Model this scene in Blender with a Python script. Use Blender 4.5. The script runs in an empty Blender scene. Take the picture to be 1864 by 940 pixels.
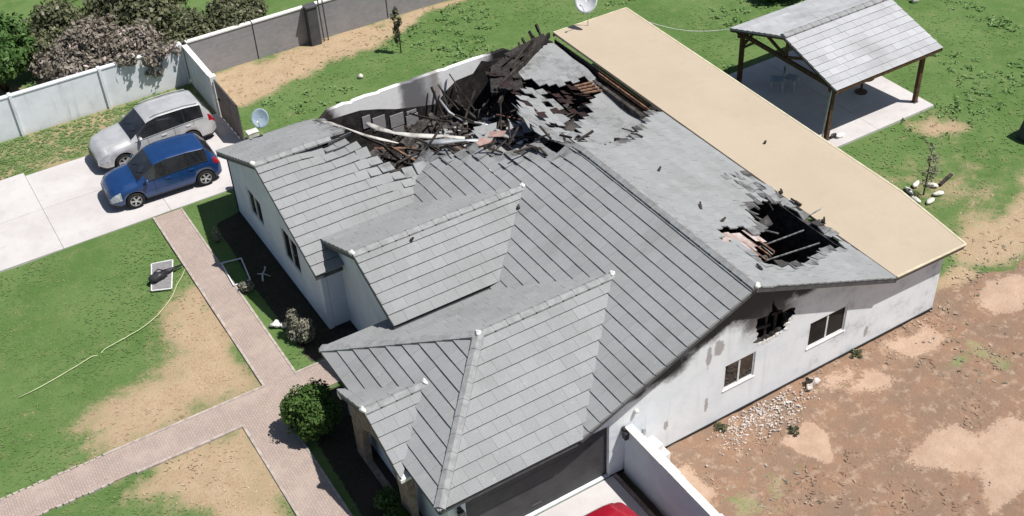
import bpy, bmesh, math, random
import numpy as np
from mathutils import Vector, Matrix
from mathutils.geometry import tessellate_polygon

# ------------------------------------------------------------------ camera, light, exposure
scene = bpy.context.scene
col = scene.collection
R_ = math.radians

def setup_camera():
    yaw, pitch, roll = R_(60.26668), R_(38.50337), R_(-3.19258)
    f = Vector((math.cos(yaw) * math.cos(pitch), math.sin(yaw) * math.cos(pitch), -math.sin(pitch)))
    r = Vector((math.sin(yaw), -math.cos(yaw), 0.0))
    u = r.cross(f)
    r2 = r * math.cos(roll) + u * math.sin(roll)
    u2 = -r * math.sin(roll) + u * math.cos(roll)
    m = Matrix((r2, u2, -f)).transposed().to_4x4()
    m.translation = Vector((0, 0, 25.0))
    cd = bpy.data.cameras.new('camera')
    cd.sensor_width = 36.0
    cd.lens = 2173.838 / 1864 * 36.0
    cd.clip_start, cd.clip_end = 0.5, 5000
    o = bpy.data.objects.new('camera', cd)
    o.matrix_world = m
    col.objects.link(o)
    scene.camera = o

setup_camera()
SUN = Vector((0.37, -0.34, 1.0)).normalized()
w = bpy.data.worlds.new("World")
scene.world = w
w.use_nodes = True
nt = w.node_tree
bg = nt.nodes['Background']
sky = nt.nodes.new('ShaderNodeTexSky')
sky.sky_type = 'NISHITA'
sky.sun_disc = False
sky.sun_elevation = math.asin(SUN.z)
sky.sun_rotation = math.atan2(SUN.x, SUN.y)
nt.links.new(sky.outputs[0], bg.inputs[0])
bg.inputs[1].default_value = 0.064
ld = bpy.data.lights.new('sun', 'SUN')
ld.energy = 5.0
ld.angle = R_(0.5)
ld.color = (1.0, 0.965, 0.915)
lo = bpy.data.objects.new('sun', ld)
lo.rotation_euler = (-SUN).to_track_quat('-Z', 'Y').to_euler()
lo.location = (15, 25, 60)
col.objects.link(lo)
scene.view_settings.view_transform = 'Standard'
scene.view_settings.look = 'None'
scene.view_settings.exposure = 0.18
scene.view_settings.gamma = 1.0

rnd = random.Random(7)
rng = np.random.default_rng(11)

# ------------------------------------------------------------------ materials
class NT:
    def __init__(s, name):
        s.m = bpy.data.materials.new(name)
        s.m.use_nodes = True
        s.t = s.m.node_tree
        s.b = s.t.nodes['Principled BSDF']
        s.tc = s.t.nodes.new('ShaderNodeTexCoord').outputs['Object']
    def n(s, typ, **kw):
        x = s.t.nodes.new(typ)
        for k, v in kw.items():
            setattr(x, k, v)
        return x
    def val(s, inp, v):
        if isinstance(v, bpy.types.NodeSocket):
            s.t.links.new(v, inp)
        else:
            if inp.type == 'RGBA' and len(v) == 3:
                v = (*v, 1)
            inp.default_value = v
    def noise(s, scale, detail=4, rough=.55, vec=None, dist=0.0):
        x = s.n('ShaderNodeTexNoise')
        s.t.links.new(vec or s.tc, x.inputs['Vector'])
        x.inputs['Scale'].default_value = scale
        x.inputs['Detail'].default_value = detail
        x.inputs['Roughness'].default_value = rough
        x.inputs['Distortion'].default_value = dist
        return x.outputs[0]
    def math(s, op, a, b=0.0, c=0.0):
        x = s.n('ShaderNodeMath', operation=op)
        for i, v in enumerate((a, b, c)):
            if i < len(x.inputs):
                s.val(x.inputs[i], v)
        return x.outputs[0]
    def ramp(s, v, lo, hi, a=0.0, b=1.0):
        x = s.n('ShaderNodeMapRange', interpolation_type='SMOOTHSTEP')
        s.val(x.inputs[0], v)
        for i, k in ((1, lo), (2, hi), (3, a), (4, b)):
            s.val(x.inputs[i], k)
        return x.outputs[0]
    def mix(s, fac, a, b, mode='MIX'):
        x = s.n('ShaderNodeMix', data_type='RGBA', blend_type=mode)
        s.val(x.inputs[0], fac)
        s.val(x.inputs[6], a)
        s.val(x.inputs[7], b)
        return x.outputs[2]
    def attr(s, name):
        return s.n('ShaderNodeAttribute', attribute_name=name).outputs['Fac']
    def scale(s, colr, v):
        x = s.n('ShaderNodeVectorMath', operation='SCALE')
        s.val(x.inputs[0], colr)
        s.val(x.inputs[3], v)
        return x.outputs[0]
    def sep(s):
        x = s.n('ShaderNodeSeparateXYZ')
        s.t.links.new(s.tc, x.inputs[0])
        return x.outputs
    def mapping(s, sc, rot=(0, 0, 0)):
        x = s.n('ShaderNodeMapping')
        s.t.links.new(s.tc, x.inputs[0])
        x.inputs['Scale'].default_value = sc
        x.inputs['Rotation'].default_value = rot
        return x.outputs[0]
    def done(s, colr, rough=.85, spec=.25, bump=None, bstr=.3, bdist=.02, metal=0.0):
        s.val(s.b.inputs['Base Color'], colr)
        s.val(s.b.inputs['Roughness'], rough)
        s.b.inputs['Specular IOR Level'].default_value = spec
        s.b.inputs['Metallic'].default_value = metal
        if bump is not None:
            x = s.n('ShaderNodeBump')
            x.inputs['Strength'].default_value = bstr
            x.inputs['Distance'].default_value = bdist
            s.t.links.new(bump, x.inputs['Height'])
            s.t.links.new(x.outputs[0], s.b.inputs['Normal'])
        return s.m

def plain(name, c, c2=None, scale=3.0, rough=.8, spec=.3, metal=0.0, bscale=None, bstr=.3, bdist=.02, lo=.35, hi=.65):
    k = NT(name)
    if c2 is None:
        c2 = tuple(x * .72 for x in c)
    cc = k.mix(k.ramp(k.noise(scale, 5), lo, hi), c, c2)
    b = k.noise(bscale, 5) if bscale else None
    return k.done(cc, rough, spec, b, bstr, bdist, metal)

def m_tiles(name, base, var=.13, stain=(.2, .2, .19), scorch=False):
    k = NT(name)
    t = k.attr('tint')
    c = k.scale(base, k.math('MULTIPLY_ADD', t, var * 2, 1 - var))
    c = k.mix(k.ramp(k.noise(.55, 6, .6), .42, .75, 0, .5), c, stain)
    sp = k.noise(38, 3, .8)
    c = k.mix(k.ramp(sp, .35, .7, 0, .38), c, tuple(x * .52 for x in base))
    lich = k.noise(7, 5, .7)
    c = k.mix(k.ramp(lich, .56, .74, 0, .32), c, (.47, .46, .41))
    if scorch:
        s = k.attr('scorch')
        v = k.math('ADD', s, k.math('MULTIPLY', k.math('SUBTRACT', k.noise(2.6, 5, .65), .5), .9))
        c = k.mix(k.ramp(v, .42, .95, 0, .93), c, (.035, .03, .028))
    return k.done(c, .9, .18, sp, .35, .012)

def m_leaf(name, c1, c2, c3, tr_=.24):
    k = NT(name)
    t = k.attr('tint')
    c = k.mix(k.ramp(t, 0, .6), c1, c2)
    c = k.mix(k.ramp(t, .72, 1.0), c, c3)
    k.done(c, .6, .25)
    tr = k.n('ShaderNodeBsdfTranslucent')
    k.val(tr.inputs[0], c)
    mx = k.n('ShaderNodeMixShader')
    mx.inputs[0].default_value = tr_
    k.t.links.new(k.b.outputs[0], mx.inputs[1])
    k.t.links.new(tr.outputs[0], mx.inputs[2])
    k.t.links.new(mx.outputs[0], k.t.nodes['Material Output'].inputs[0])
    return k.m

def m_ground():
    k = NT('ground_mat')
    big = k.noise(.35, 4, .6)
    mid = k.noise(1.7, 5, .65)
    fine = k.noise(14, 4, .75)
    vfine = k.noise(45, 3, .8)
    lawn = k.mix(k.ramp(big, .35, .66), (.09, .165, .046), (.13, .205, .068))
    lawn = k.mix(k.ramp(mid, .42, .72, 0, .55), lawn, (.16, .215, .08))
    lawn = k.mix(k.ramp(fine, .45, .72, 0, .4), lawn, (.06, .118, .032))
    lawn = k.mix(k.ramp(vfine, .52, .75, 0, .45), lawn, (.16, .2, .07))
    dry = k.mix(k.ramp(mid, .32, .7), (.475, .36, .24), (.4, .295, .19))
    dry = k.mix(k.ramp(fine, .45, .72, 0, .6), dry, (.24, .15, .085))
    dry = k.mix(k.ramp(vfine, .5, .7, 0, .5), dry, (.56, .42, .25))
    dirt = k.mix(k.ramp(k.noise(.8, 6, .65), .38, .62), (.305, .188, .125), (.255, .175, .125))
    dirt = k.mix(k.ramp(k.noise(3.1, 6, .7), .5, .68, 0, .8), dirt, (.45, .33, .24))
    dirt = k.mix(k.ramp(fine, .48, .7, 0, .45), dirt, (.18, .115, .085))
    dirt = k.mix(k.ramp(vfine, .55, .75, 0, .5), dirt, (.42, .31, .22))
    sand = k.mix(k.ramp(mid, .3, .7), (.53, .385, .285), (.44, .305, .22))
    sand = k.mix(k.ramp(fine, .5, .75, 0, .5), sand, (.38, .25, .18))
    soil_shade = k.mix(k.ramp(fine, .35, .7), (.068, .056, .04), (.03, .036, .02))  # bed soil, coloured near black so the house shadow looks deeper
    soil_shade = k.mix(k.ramp(big, .5, .62, 0, .7), soil_shade, (.085, .06, .05))
    def fac(a, amt, lo=.38, hi=.62):
        n = k.math('ADD', k.math('MULTIPLY', k.math('SUBTRACT', fine, .5), amt), k.math('MULTIPLY', k.math('SUBTRACT', mid, .5), amt))
        return k.ramp(k.math('ADD', k.attr(a), n), lo, hi)
    c = k.mix(fac('dry', 1.15, .12, .88), lawn, dry)
    c = k.mix(fac('dirt', 1.0), c, dirt)
    c = k.mix(fac('sand', 1.7), c, sand)
    c = k.mix(fac('soil_shade', .7), c, soil_shade)
    return k.done(c, .95, .1, k.math('ADD', fine, k.math('MULTIPLY', vfine, .5)), .7, .05)

def m_concrete(name, base, c2, crack=True):
    k = NT(name)
    a = k.noise(.5, 6, .6)
    c = k.mix(k.ramp(a, .35, .7), base, c2)
    c = k.mix(k.ramp(k.noise(2.3, 6, .7), .5, .78, 0, .5), c, tuple(x * .8 for x in c2))
    f = k.noise(30, 3, .7)
    c = k.mix(k.ramp(f, .5, .75, 0, .3), c, tuple(x * .65 for x in c2))
    return k.done(c, .85, .25, f, .2, .01)

def m_paver():
    k = NT('paver_mat')
    v = k.mapping((1, 1, 1), (0, 0, R_(90)))
    b = k.n('ShaderNodeTexBrick')
    k.t.links.new(v, b.inputs['Vector'])
    b.inputs['Scale'].default_value = 3.3
    b.inputs['Color1'].default_value = (.4, .315, .27, 1)
    b.inputs['Color2'].default_value = (.345, .28, .25, 1)
    b.inputs['Mortar'].default_value = (.25, .195, .17, 1)
    b.inputs['Mortar Size'].default_value = .022
    c = k.mix(k.ramp(k.noise(1.2, 6, .65), .4, .72, 0, .6), b.outputs[0], (.45, .365, .315))
    c = k.mix(k.ramp(k.noise(6, 5, .7), .55, .75, 0, .45), c, (.29, .235, .21))
    c = k.mix(k.ramp(k.noise(.7, 4, .6), .58, .7, 0, .35), c, (.3, .27, .26))
    return k.done(c, .9, .15, k.noise(40, 3), .2, .01)

def m_gablewall():
    """white painted wall; soot and weather stains with their own shapes"""
    k = NT('gable_wall_mat')
    x, y, z = k.sep()
    n1 = k.noise(1.6, 6, .65)
    n2 = k.noise(7, 5, .7)
    base = k.mix(k.ramp(n1, .35, .7), (.8, .83, .85), (.71, .75, .785))
    streak = k.noise(1.0, 5, .6, vec=k.mapping((5, 5, .5)))
    base = k.mix(k.ramp(streak, .55, .8, 0, .35), base, (.5, .5, .49))
    jit = k.math('ADD', k.math('MULTIPLY', k.math('SUBTRACT', n1, .5), 1.5), k.math('MULTIPLY', k.math('SUBTRACT', n2, .5), .8))
    def blob(cx, cz, rx, rz):
        dx = k.math('DIVIDE', k.math('SUBTRACT', x, cx), rx)
        dz = k.math('DIVIDE', k.math('SUBTRACT', z, cz), rz)
        d = k.math('SQRT', k.math('ADD', k.math('MULTIPLY', dx, dx), k.math('MULTIPLY', dz, dz)))
        return k.math('SUBTRACT', 1.0, d)
    s = None
    for args in ((17.2, 4.1, 1.5, 1.05), (18.2, 3.75, 1.3, .6), (14.35, 3.1, 1.3, .62), (15.7, 3.7, 1.3, .6), (16.6, 4.0, 1.1, .75), (19.4, 3.6, .8, .35), (13.5, 2.75, .6, .3), (18.0, 3.3, 1.1, .6)):
        b = blob(*args)
        s = b if s is None else k.math('MAXIMUM', s, b)
    rk = k.math('SUBTRACT', 4.85, k.math('MULTIPLY', k.math('ABSOLUTE', k.math('SUBTRACT', x, 17.1)), .433))
    rk = k.math('SUBTRACT', 1.0, k.math('DIVIDE', k.math('SUBTRACT', rk, z), .8))
    rk = k.math('MULTIPLY', rk, k.math('MULTIPLY', k.ramp(x, 12.9, 13.9), k.ramp(x, 18.2, 19.3, 1, 0)))
    s = k.math('MAXIMUM', s, rk)
    soot = k.ramp(k.math('ADD', s, k.math('MULTIPLY', jit, .5)), -.02, .5, 0, .95)
    c = k.mix(soot, base, (.03, .027, .026))
    # grey halo round the burned opening
    h = blob(18.1, 2.9, 1.7, 1.1)
    c = k.mix(k.ramp(k.math('ADD', h, k.math('MULTIPLY', jit, .5)), .25, .95, 0, .55), c, (.3, .28, .26))
    # peeled brown patches and damp stains
    for cx, cz, rx, rz in ((15.98, 2.72, .1, .42), (16.32, 2.92, .16, .42), (16.02, .86, .07, .3), (22.12, .5, .08, .26), (14.62, .9, .09, .25)):
        q = k.ramp(k.math('ADD', blob(cx, cz, rx * 1.25, rz * 1.15), k.math('MULTIPLY', jit, 1.3)), .15, .4, 0, .7)
        c = k.mix(q, c, (.27, .22, .2))
    return k.done(c, .85, .2, n2, .12, .01)

def m_northwall():
    k = NT('north_wall_mat')
    x, y, z = k.sep()
    n1 = k.noise(1.4, 6, .65)
    n2 = k.noise(6, 5, .7)
    c = k.mix(k.ramp(n2, .4, .75), (.87, .87, .86), (.81, .79, .77))
    j = k.math('MULTIPLY', k.math('SUBTRACT', n1, .5), 1.0)
    xs = k.math('ADD', x, k.math('MULTIPLY', j, .8))
    a = k.ramp(xs, 15.55, 15.95)
    b = k.ramp(xs, 16.5, 17.5, 1, 0)
    c = k.mix(k.math('MULTIPLY', k.math('MULTIPLY', a, b), .86), c, (.075, .07, .08))
    q = k.math('MULTIPLY', k.ramp(xs, 16.9, 17.15), k.ramp(xs, 17.25, 17.6, 1, 0))
    c = k.mix(k.math('MULTIPLY', q, .6), c, (.14, .1, .09))
    r = k.ramp(k.math('ADD', x, j), 19.1, 19.7)
    c = k.mix(r, c, (.022, .02, .02))
    c = k.mix(k.ramp(k.math('ADD', x, j), 13.6, 12.9), c, (.05, .043, .04))
    return k.done(c, .9, .15)

def m_char(name, c=(.018, .016, .016), c2=(.055, .05, .048), ash=(.2, .19, .18), amt=.35):
    k = NT(name)
    cc = k.mix(k.ramp(k.noise(3.2, 6, .7), .35, .68), c, c2)
    cc = k.mix(k.ramp(k.noise(9, 5, .75), .58, .75, 0, amt), cc, ash)
    return k.done(cc, .9, .15, k.noise(22, 4, .7), .6, .03)

def m_block():
    k = NT('grey_block_mat')
    b = k.n('ShaderNodeTexBrick')
    k.t.links.new(k.mapping((1, 1, 1), (R_(90), 0, 0)), b.inputs['Vector'])
    b.inputs['Scale'].default_value = 2.4
    b.inputs['Color1'].default_value = (.3, .29, .3, 1)
    b.inputs['Color2'].default_value = (.255, .25, .26, 1)
    b.inputs['Mortar'].default_value = (.22, .22, .225, 1)
    b.inputs['Mortar Size'].default_value = .012
    c = k.mix(k.ramp(k.noise(1.1, 6, .65), .4, .7, 0, .5), b.outputs[0], (.34, .32, .32))
    return k.done(c, .9, .15, k.noise(25, 4), .25, .01)

def m_foam():
    k = NT('tan_foam_roof_mat')
    c = k.mix(k.ramp(k.noise(.45, 6, .6), .35, .7), (.455, .378, .285), (.43, .352, .262))
    c = k.mix(k.ramp(k.noise(9, 5, .7), .45, .75, 0, .3), c, (.4, .328, .242))
    c = k.mix(k.ramp(k.noise(1.3, 7, .7), .56, .78, 0, .4), c, (.37, .295, .215))
    c = k.mix(k.ramp(k.noise(1.0, 5, .6, vec=k.mapping((.35, 2.6, 1))), .6, .8, 0, .25), c, (.36, .29, .215))
    return k.done(c, .8, .25, k.noise(16, 5, .65), .35, .02)

def m_paint(name, c, flake=.15):
    k = NT(name)
    cc = k.mix(k.ramp(k.noise(2.0, 3), .35, .65), c, tuple(x * .85 for x in c))
    k.done(cc, .32, .5)
    k.b.inputs['Metallic'].default_value = flake
    k.b.inputs['Coat Weight'].default_value = .8
    k.b.inputs['Coat Roughness'].default_value = .06
    return k.m

MT = dict(
    tile=m_tiles('roof_tile_mat', (.3, .307, .31), scorch=True),
    cap=plain('ridge_cap_mat', (.31, .315, .315), (.24, .24, .24), 5, .9, .2, bscale=30),
    mortar=plain('white_mortar_mat', (.82, .81, .78), (.7, .68, .64), 9, .9, .2),
    ptile=m_tiles('pavilion_tile_mat', (.45, .455, .47), var=.22),
    ground=m_ground(),
    conc=m_concrete('concrete_mat', (.56, .535, .525), (.48, .45, .44)),
    paver=m_paver(),
    kerb=plain('kerb_mat', (.47, .41, .37), (.33, .28, .25), 6, .9, .2, bscale=20),
    white=plain('white_wall_mat', (.68, .73, .79), (.6, .65, .72), 1.2, .85, .2, bscale=20, bstr=.1),
    fencewhite=plain('white_fence_mat', (.76, .77, .77), (.65, .67, .68), .9, .8, .25, bscale=14, bstr=.15),
    gable=m_gablewall(), north=m_northwall(),
    char=m_char('charred_mat'), charwood=m_char('charred_wood_mat', (.02, .017, .016), (.07, .058, .05), (.24, .22, .2), .4),
    ash=m_char('ash_rubble_mat', (.03, .027, .026), (.105, .095, .09), (.36, .34, .33), .6),
    brownwood=plain('singed_wood_mat', (.24, .145, .09), (.11, .06, .045), 6, .85, .2),
    fascia=plain('fascia_mat', (.1, .1, .105), (.07, .07, .075), 4, .7, .3),
    foam=m_foam(),
    metal=plain('dark_metal_mat', (.13, .12, .12), None, 4, .5, .5, .4),
    alu=plain('white_metal_mat', (.75, .75, .74), (.62, .61, .59), 6, .5, .4),
    galv=plain('grey_metal_mat', (.5, .52, .53), (.4, .42, .43), 5, .45, .5, .5),
    glass=plain('dark_glass_mat', (.012, .013, .015), (.03, .03, .033), 1.5, .04, 1.0),
    hole=plain('sooty_window_mat', (.012, .011, .011), (.03, .027, .025), 2.0, .7, .2),
    garage=plain('charcoal_door_mat', (.045, .044, .047), (.06, .058, .06), 2, .6, .3),
    block=m_block(),
    gate=plain('brown_gate_mat', (.19, .16, .145), (.14, .115, .105), 2.5, .7, .3),
    wood=plain('brown_post_mat', (.12, .065, .035), (.075, .04, .024), 5, .7, .3),
    slat=plain('pale_slat_mat', (.68, .66, .63), None, 5, .7, .3),
    stone=plain('pale_stone_mat', (.72, .7, .63), (.5, .47, .42), 6, .9, .2, bscale=18),
    dishw=plain('white_dish_mat', (.82, .83, .84), (.76, .77, .78), 3, .5, .4),
    bar=plain('sooty_bar_mat', (.26, .26, .26), (.1, .1, .1), 6, .6, .3),
    rubwhite=plain('white_rubble_mat', (.66, .62, .58), (.4, .34, .3), 7, .9, .2, bscale=20),
    curb=plain('planter_kerb_mat', (.3, .235, .195), (.2, .15, .125), 5, .9, .2),
    rubber=plain('rubber_mat', (.018, .018, .018), None, 5, .8, .3),
    rim=plain('alloy_mat', (.58, .58, .58), (.45, .45, .45), 5, .35, .5, .7),
    bluep=m_paint('blue_paint_mat', (.01, .048, .165)),
    silver=m_paint('silver_paint_mat', (.56, .56, .565), .25),
    redp=m_paint('red_paint_mat', (.4, .008, .025)),
    trim=plain('black_trim_mat', (.015, .015, .016), None, 5, .5, .4),
    lamp=plain('head_lamp_mat', (.55, .57, .6), (.3, .31, .33), 12, .1, .7),
    tail=plain('tail_lamp_mat', (.33, .012, .02), None, 5, .2, .6),
    screen=plain('grey_mesh_mat', (.26, .25, .25), (.2, .195, .2), 8, .8, .2),
    black=plain('black_plastic_mat', (.016, .016, .018), (.035, .035, .038), 7, .5, .4),
    hose=plain('pale_yellow_hose_mat', (.52, .56, .33), (.42, .46, .25), 3, .6, .3),
    bark=plain('bark_mat', (.12, .085, .06), (.07, .05, .035), 9, .9, .2),
    cloth=plain('grey_cover_mat', (.09, .1, .105), (.06, .07, .07), 3, .8, .2),
    blueplastic=plain('pale_blue_plastic_mat', (.33, .4, .5), None, 5, .5, .4),
    terracotta=plain('pink_board_mat', (.4, .27, .24), (.28, .18, .16), 5, .9, .2),
    leaf_pink=m_leaf('grey_pink_leaf_mat', (.13, .115, .085), (.31, .27, .225), (.66, .54, .52), .25),
    leaf_olive=m_leaf('olive_leaf_mat', (.065, .075, .038), (.155, .165, .085), (.36, .34, .26)),
    leaf_green=m_leaf('green_leaf_mat', (.045, .1, .022), (.1, .185, .05), (.2, .28, .1), .28),
    leaf_bright=m_leaf('round_bush_leaf_mat', (.03, .07, .012), (.075, .14, .03), (.16, .23, .07)),
    leaf_grey=m_leaf('grey_shrub_leaf_mat', (.14, .14, .1), (.3, .29, .22), (.45, .43, .35)),
    grass=m_leaf('grass_blade_mat', (.115, .19, .058), (.155, .23, .08), (.2, .25, .1), .12),
    weed=m_leaf('weed_leaf_mat', (.1, .19, .055), (.15, .255, .085), (.22, .31, .13), .15),
    yardstraw=m_leaf('yard_straw_mat', (.24, .16, .11), (.33, .23, .165), (.5, .38, .28), .1),
    straw=m_leaf('straw_mat', (.3, .22, .14), (.45, .34, .22), (.58, .46, .32), .12),
)

# ------------------------------------------------------------------ mesh helpers
class MB:
    def __init__(s):
        s.v, s.f, s.t, s.sc, s.mi = [], [], [], [], []
    def add(s, vs, fs, tint=.5, sc=0.0, mi=0):
        o = len(s.v)
        s.v += [tuple(p) for p in vs]
        for f in fs:
            s.f.append([i + o for i in f])
            s.t.append(tint)
            s.sc.append(sc)
            s.mi.append(mi)
        return s
    def prism(s, bot, top, tint=.5, sc=0.0, mi=0):
        n = len(bot)
        s.add(list(bot) + list(top), [list(range(n))[::-1], list(range(n, 2 * n))] + [[i, (i + 1) % n, n + (i + 1) % n, n + i] for i in range(n)], tint, sc, mi)
        return s
    def box(s, x0, x1, y0, y1, z0, z1, mi=0):
        q = [(x0, y0), (x1, y0), (x1, y1), (x0, y1)]
        return s.prism([(*p, z0) for p in q], [(*p, z1) for p in q], mi=mi)
    def beam(s, p0, p1, w, h, roll=0.0, mi=0, tint=.5):
        p0, p1 = Vector(p0), Vector(p1)
        d = (p1 - p0).normalized()
        a = d.cross(Vector((0, 0, 1)))
        if a.length < 1e-3:
            a = Vector((1, 0, 0))
        a.normalize()
        b = a.cross(d).normalized()
        if roll:
            a, b = a * math.cos(roll) + b * math.sin(roll), b * math.cos(roll) - a * math.sin(roll)
        q = [(-w / 2, -h / 2), (w / 2, -h / 2), (w / 2, h / 2), (-w / 2, h / 2)]
        return s.prism([p0 + a * i + b * j for i, j in q], [p1 + a * i + b * j for i, j in q], tint, mi=mi)
    def tube(s, pts, r, n=8, mi=0):
        pts = [Vector(p) for p in pts]
        rs = r if isinstance(r, (list, tuple)) else [r] * len(pts)
        rings = []
        for i, p in enumerate(pts):
            d = (pts[min(i + 1, len(pts) - 1)] - pts[max(i - 1, 0)]).normalized()
            a = d.cross(Vector((0, 0, 1)))
            if a.length < 1e-3:
                a = Vector((1, 0, 0))
            a.normalize()
            b = a.cross(d)
            rings.append([p + (a * math.cos(2 * math.pi * k / n) + b * math.sin(2 * math.pi * k / n)) * rs[i] for k in range(n)])
        vs = [v for g in rings for v in g]
        fs = []
        for i in range(len(pts) - 1):
            for k in range(n):
                fs.append([i * n + k, i * n + (k + 1) % n, (i + 1) * n + (k + 1) % n, (i + 1) * n + k])
        fs.append(list(range(n))[::-1])
        fs.append([(len(pts) - 1) * n + k for k in range(n)])
        return s.add(vs, fs, mi=mi)
    def blob(s, c, r, seed=0, n=7, m=10, rough=.18, mi=0, tint=.5):
        q = random.Random(seed)
        ph = [q.uniform(0, 6.28) for _ in range(4)]
        vs, fs = [], []
        for i in range(n + 1):
            th = math.pi * i / n
            for j in range(m):
                p = 2 * math.pi * j / m
                k = 1 + rough * (math.sin(2 * p + ph[0]) * math.sin(th * 2 + ph[1]) + .6 * math.sin(3 * p + ph[2] + 2 * th))
                vs.append((c[0] + r[0] * k * math.sin(th) * math.cos(p), c[1] + r[1] * k * math.sin(th) * math.sin(p), c[2] + r[2] * k * math.cos(th)))
        for i in range(n):
            for j in range(m):
                a, b = i * m + j, i * m + (j + 1) % m
                fs.append([a, a + m, b + m, b])
        return s.add(vs, fs, tint, mi=mi)
    def build(s, name, mat, parent=None, smooth=False, bevel=0.0):
        me = bpy.data.meshes.new(name)
        me.from_pydata(s.v, [], s.f)
        mats = mat if isinstance(mat, (list, tuple)) else [mat]
        for m in mats:
            me.materials.append(m)
        me.attributes.new('tint', 'FLOAT', 'FACE').data.foreach_set('value', s.t)
        if any(s.sc):
            me.attributes.new('scorch', 'FLOAT', 'FACE').data.foreach_set('value', s.sc)
        if any(s.mi):
            me.polygons.foreach_set('material_index', s.mi)
        if smooth:
            me.polygons.foreach_set('use_smooth', [True] * len(s.f))
        bm = bmesh.new()
        bm.from_mesh(me)
        bmesh.ops.recalc_face_normals(bm, faces=bm.faces)
        bm.to_mesh(me)
        bm.free()
        o = bpy.data.objects.new(name, me)
        col.objects.link(o)
        if bevel:
            b = o.modifiers.new('bevel', 'BEVEL')
            b.width = bevel
            b.segments = 2
            b.limit_method = 'ANGLE'
        if parent is not None:
            put(o, parent)
        return o

def put(o, parent):
    o.parent = parent
    off = Vector((0, 0, 0))
    p = parent
    if p.type == 'EMPTY' and p.get('world_parts'):
        off = -Vector(p.location)
    o.location = off

def thing(name, label, cat, loc=(0, 0, 0), rz=0.0, group=None, world=False):
    o = bpy.data.objects.new(name, None)
    o.empty_display_size = .3
    o.location = loc
    o.rotation_euler = (0, 0, rz)
    col.objects.link(o)
    o['label'], o['category'] = label, cat
    if group:
        o['group'] = group
    if world:
        o['world_parts'] = 1
    return o

def tag(o, label, cat, group=None):
    o['label'], o['category'] = label, cat
    if group:
        o['group'] = group
    return o

def struct(o, kind='structure'):
    o['kind'] = kind
    return o

def copy_tree(o, parent=None):
    c = o.copy()
    col.objects.link(c)
    if parent is not None:
        c.parent = parent
    for ch in list(o.children):
        copy_tree(ch, c)
    return c

def wall(parent, name, mat, plane, outer, holes=(), thick=.18, at=0.0, inward=1, burnt=None):
    """plane 'x': constant X=at, loops in (y,z); plane 'y': constant Y=at, loops in (x,z)"""
    mb = MB()
    P = (lambda u, v, d: (at + d * inward, u, v)) if plane == 'x' else (lambda u, v, d: (u, at + d * inward, v))
    loops = [outer] + list(holes)
    tri = tessellate_polygon([[Vector((u, v, 0)) for u, v in l] for l in loops])
    flat = [p for l in loops for p in l]
    for d in (0, thick):
        mb.add([P(u, v, d) for u, v in flat], [list(t) for t in tri])
    for l in loops:
        n = len(l)
        for i in range(n):
            a, b = l[i], l[(i + 1) % n]
            mb.add([P(*a, 0), P(*b, 0), P(*b, thick), P(*a, thick)], [[0, 1, 2, 3]], mi=1 if burnt is l else 0)
    return mb.build(name, mat, parent)

def clip(poly, axis, val, keep_ge):
    out = []
    for i in range(len(poly)):
        p, q = poly[i], poly[(i + 1) % len(poly)]
        ip = (p[axis] >= val) == keep_ge or p[axis] == val
        iq = (q[axis] >= val) == keep_ge or q[axis] == val
        if ip:
            out.append(p)
        if ip != iq:
            t = (val - p[axis]) / (q[axis] - p[axis])
            out.append((p[0] + (q[0] - p[0]) * t, p[1] + (q[1] - p[1]) * t))
    return out

def inside(pt, poly):
    x, y = pt[0], pt[1]
    c = False
    n = len(poly)
    for i in range(n):
        x1, y1 = poly[i][:2]
        x2, y2 = poly[(i + 1) % n][:2]
        if (y1 > y) != (y2 > y) and x < (x2 - x1) * (y - y1) / (y2 - y1) + x1:
            c = not c
    return c

def linedist(pt, line):
    best = 1e9
    for i in range(len(line) - 1):
        ax, ay = line[i]
        bx, by = line[i + 1]
        dx, dy = bx - ax, by - ay
        t = max(0, min(1, ((pt[0] - ax) * dx + (pt[1] - ay) * dy) / (dx * dx + dy * dy + 1e-9)))
        best = min(best, math.hypot(pt[0] - ax - dx * t, pt[1] - ay - dy * t))
    return best

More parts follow.
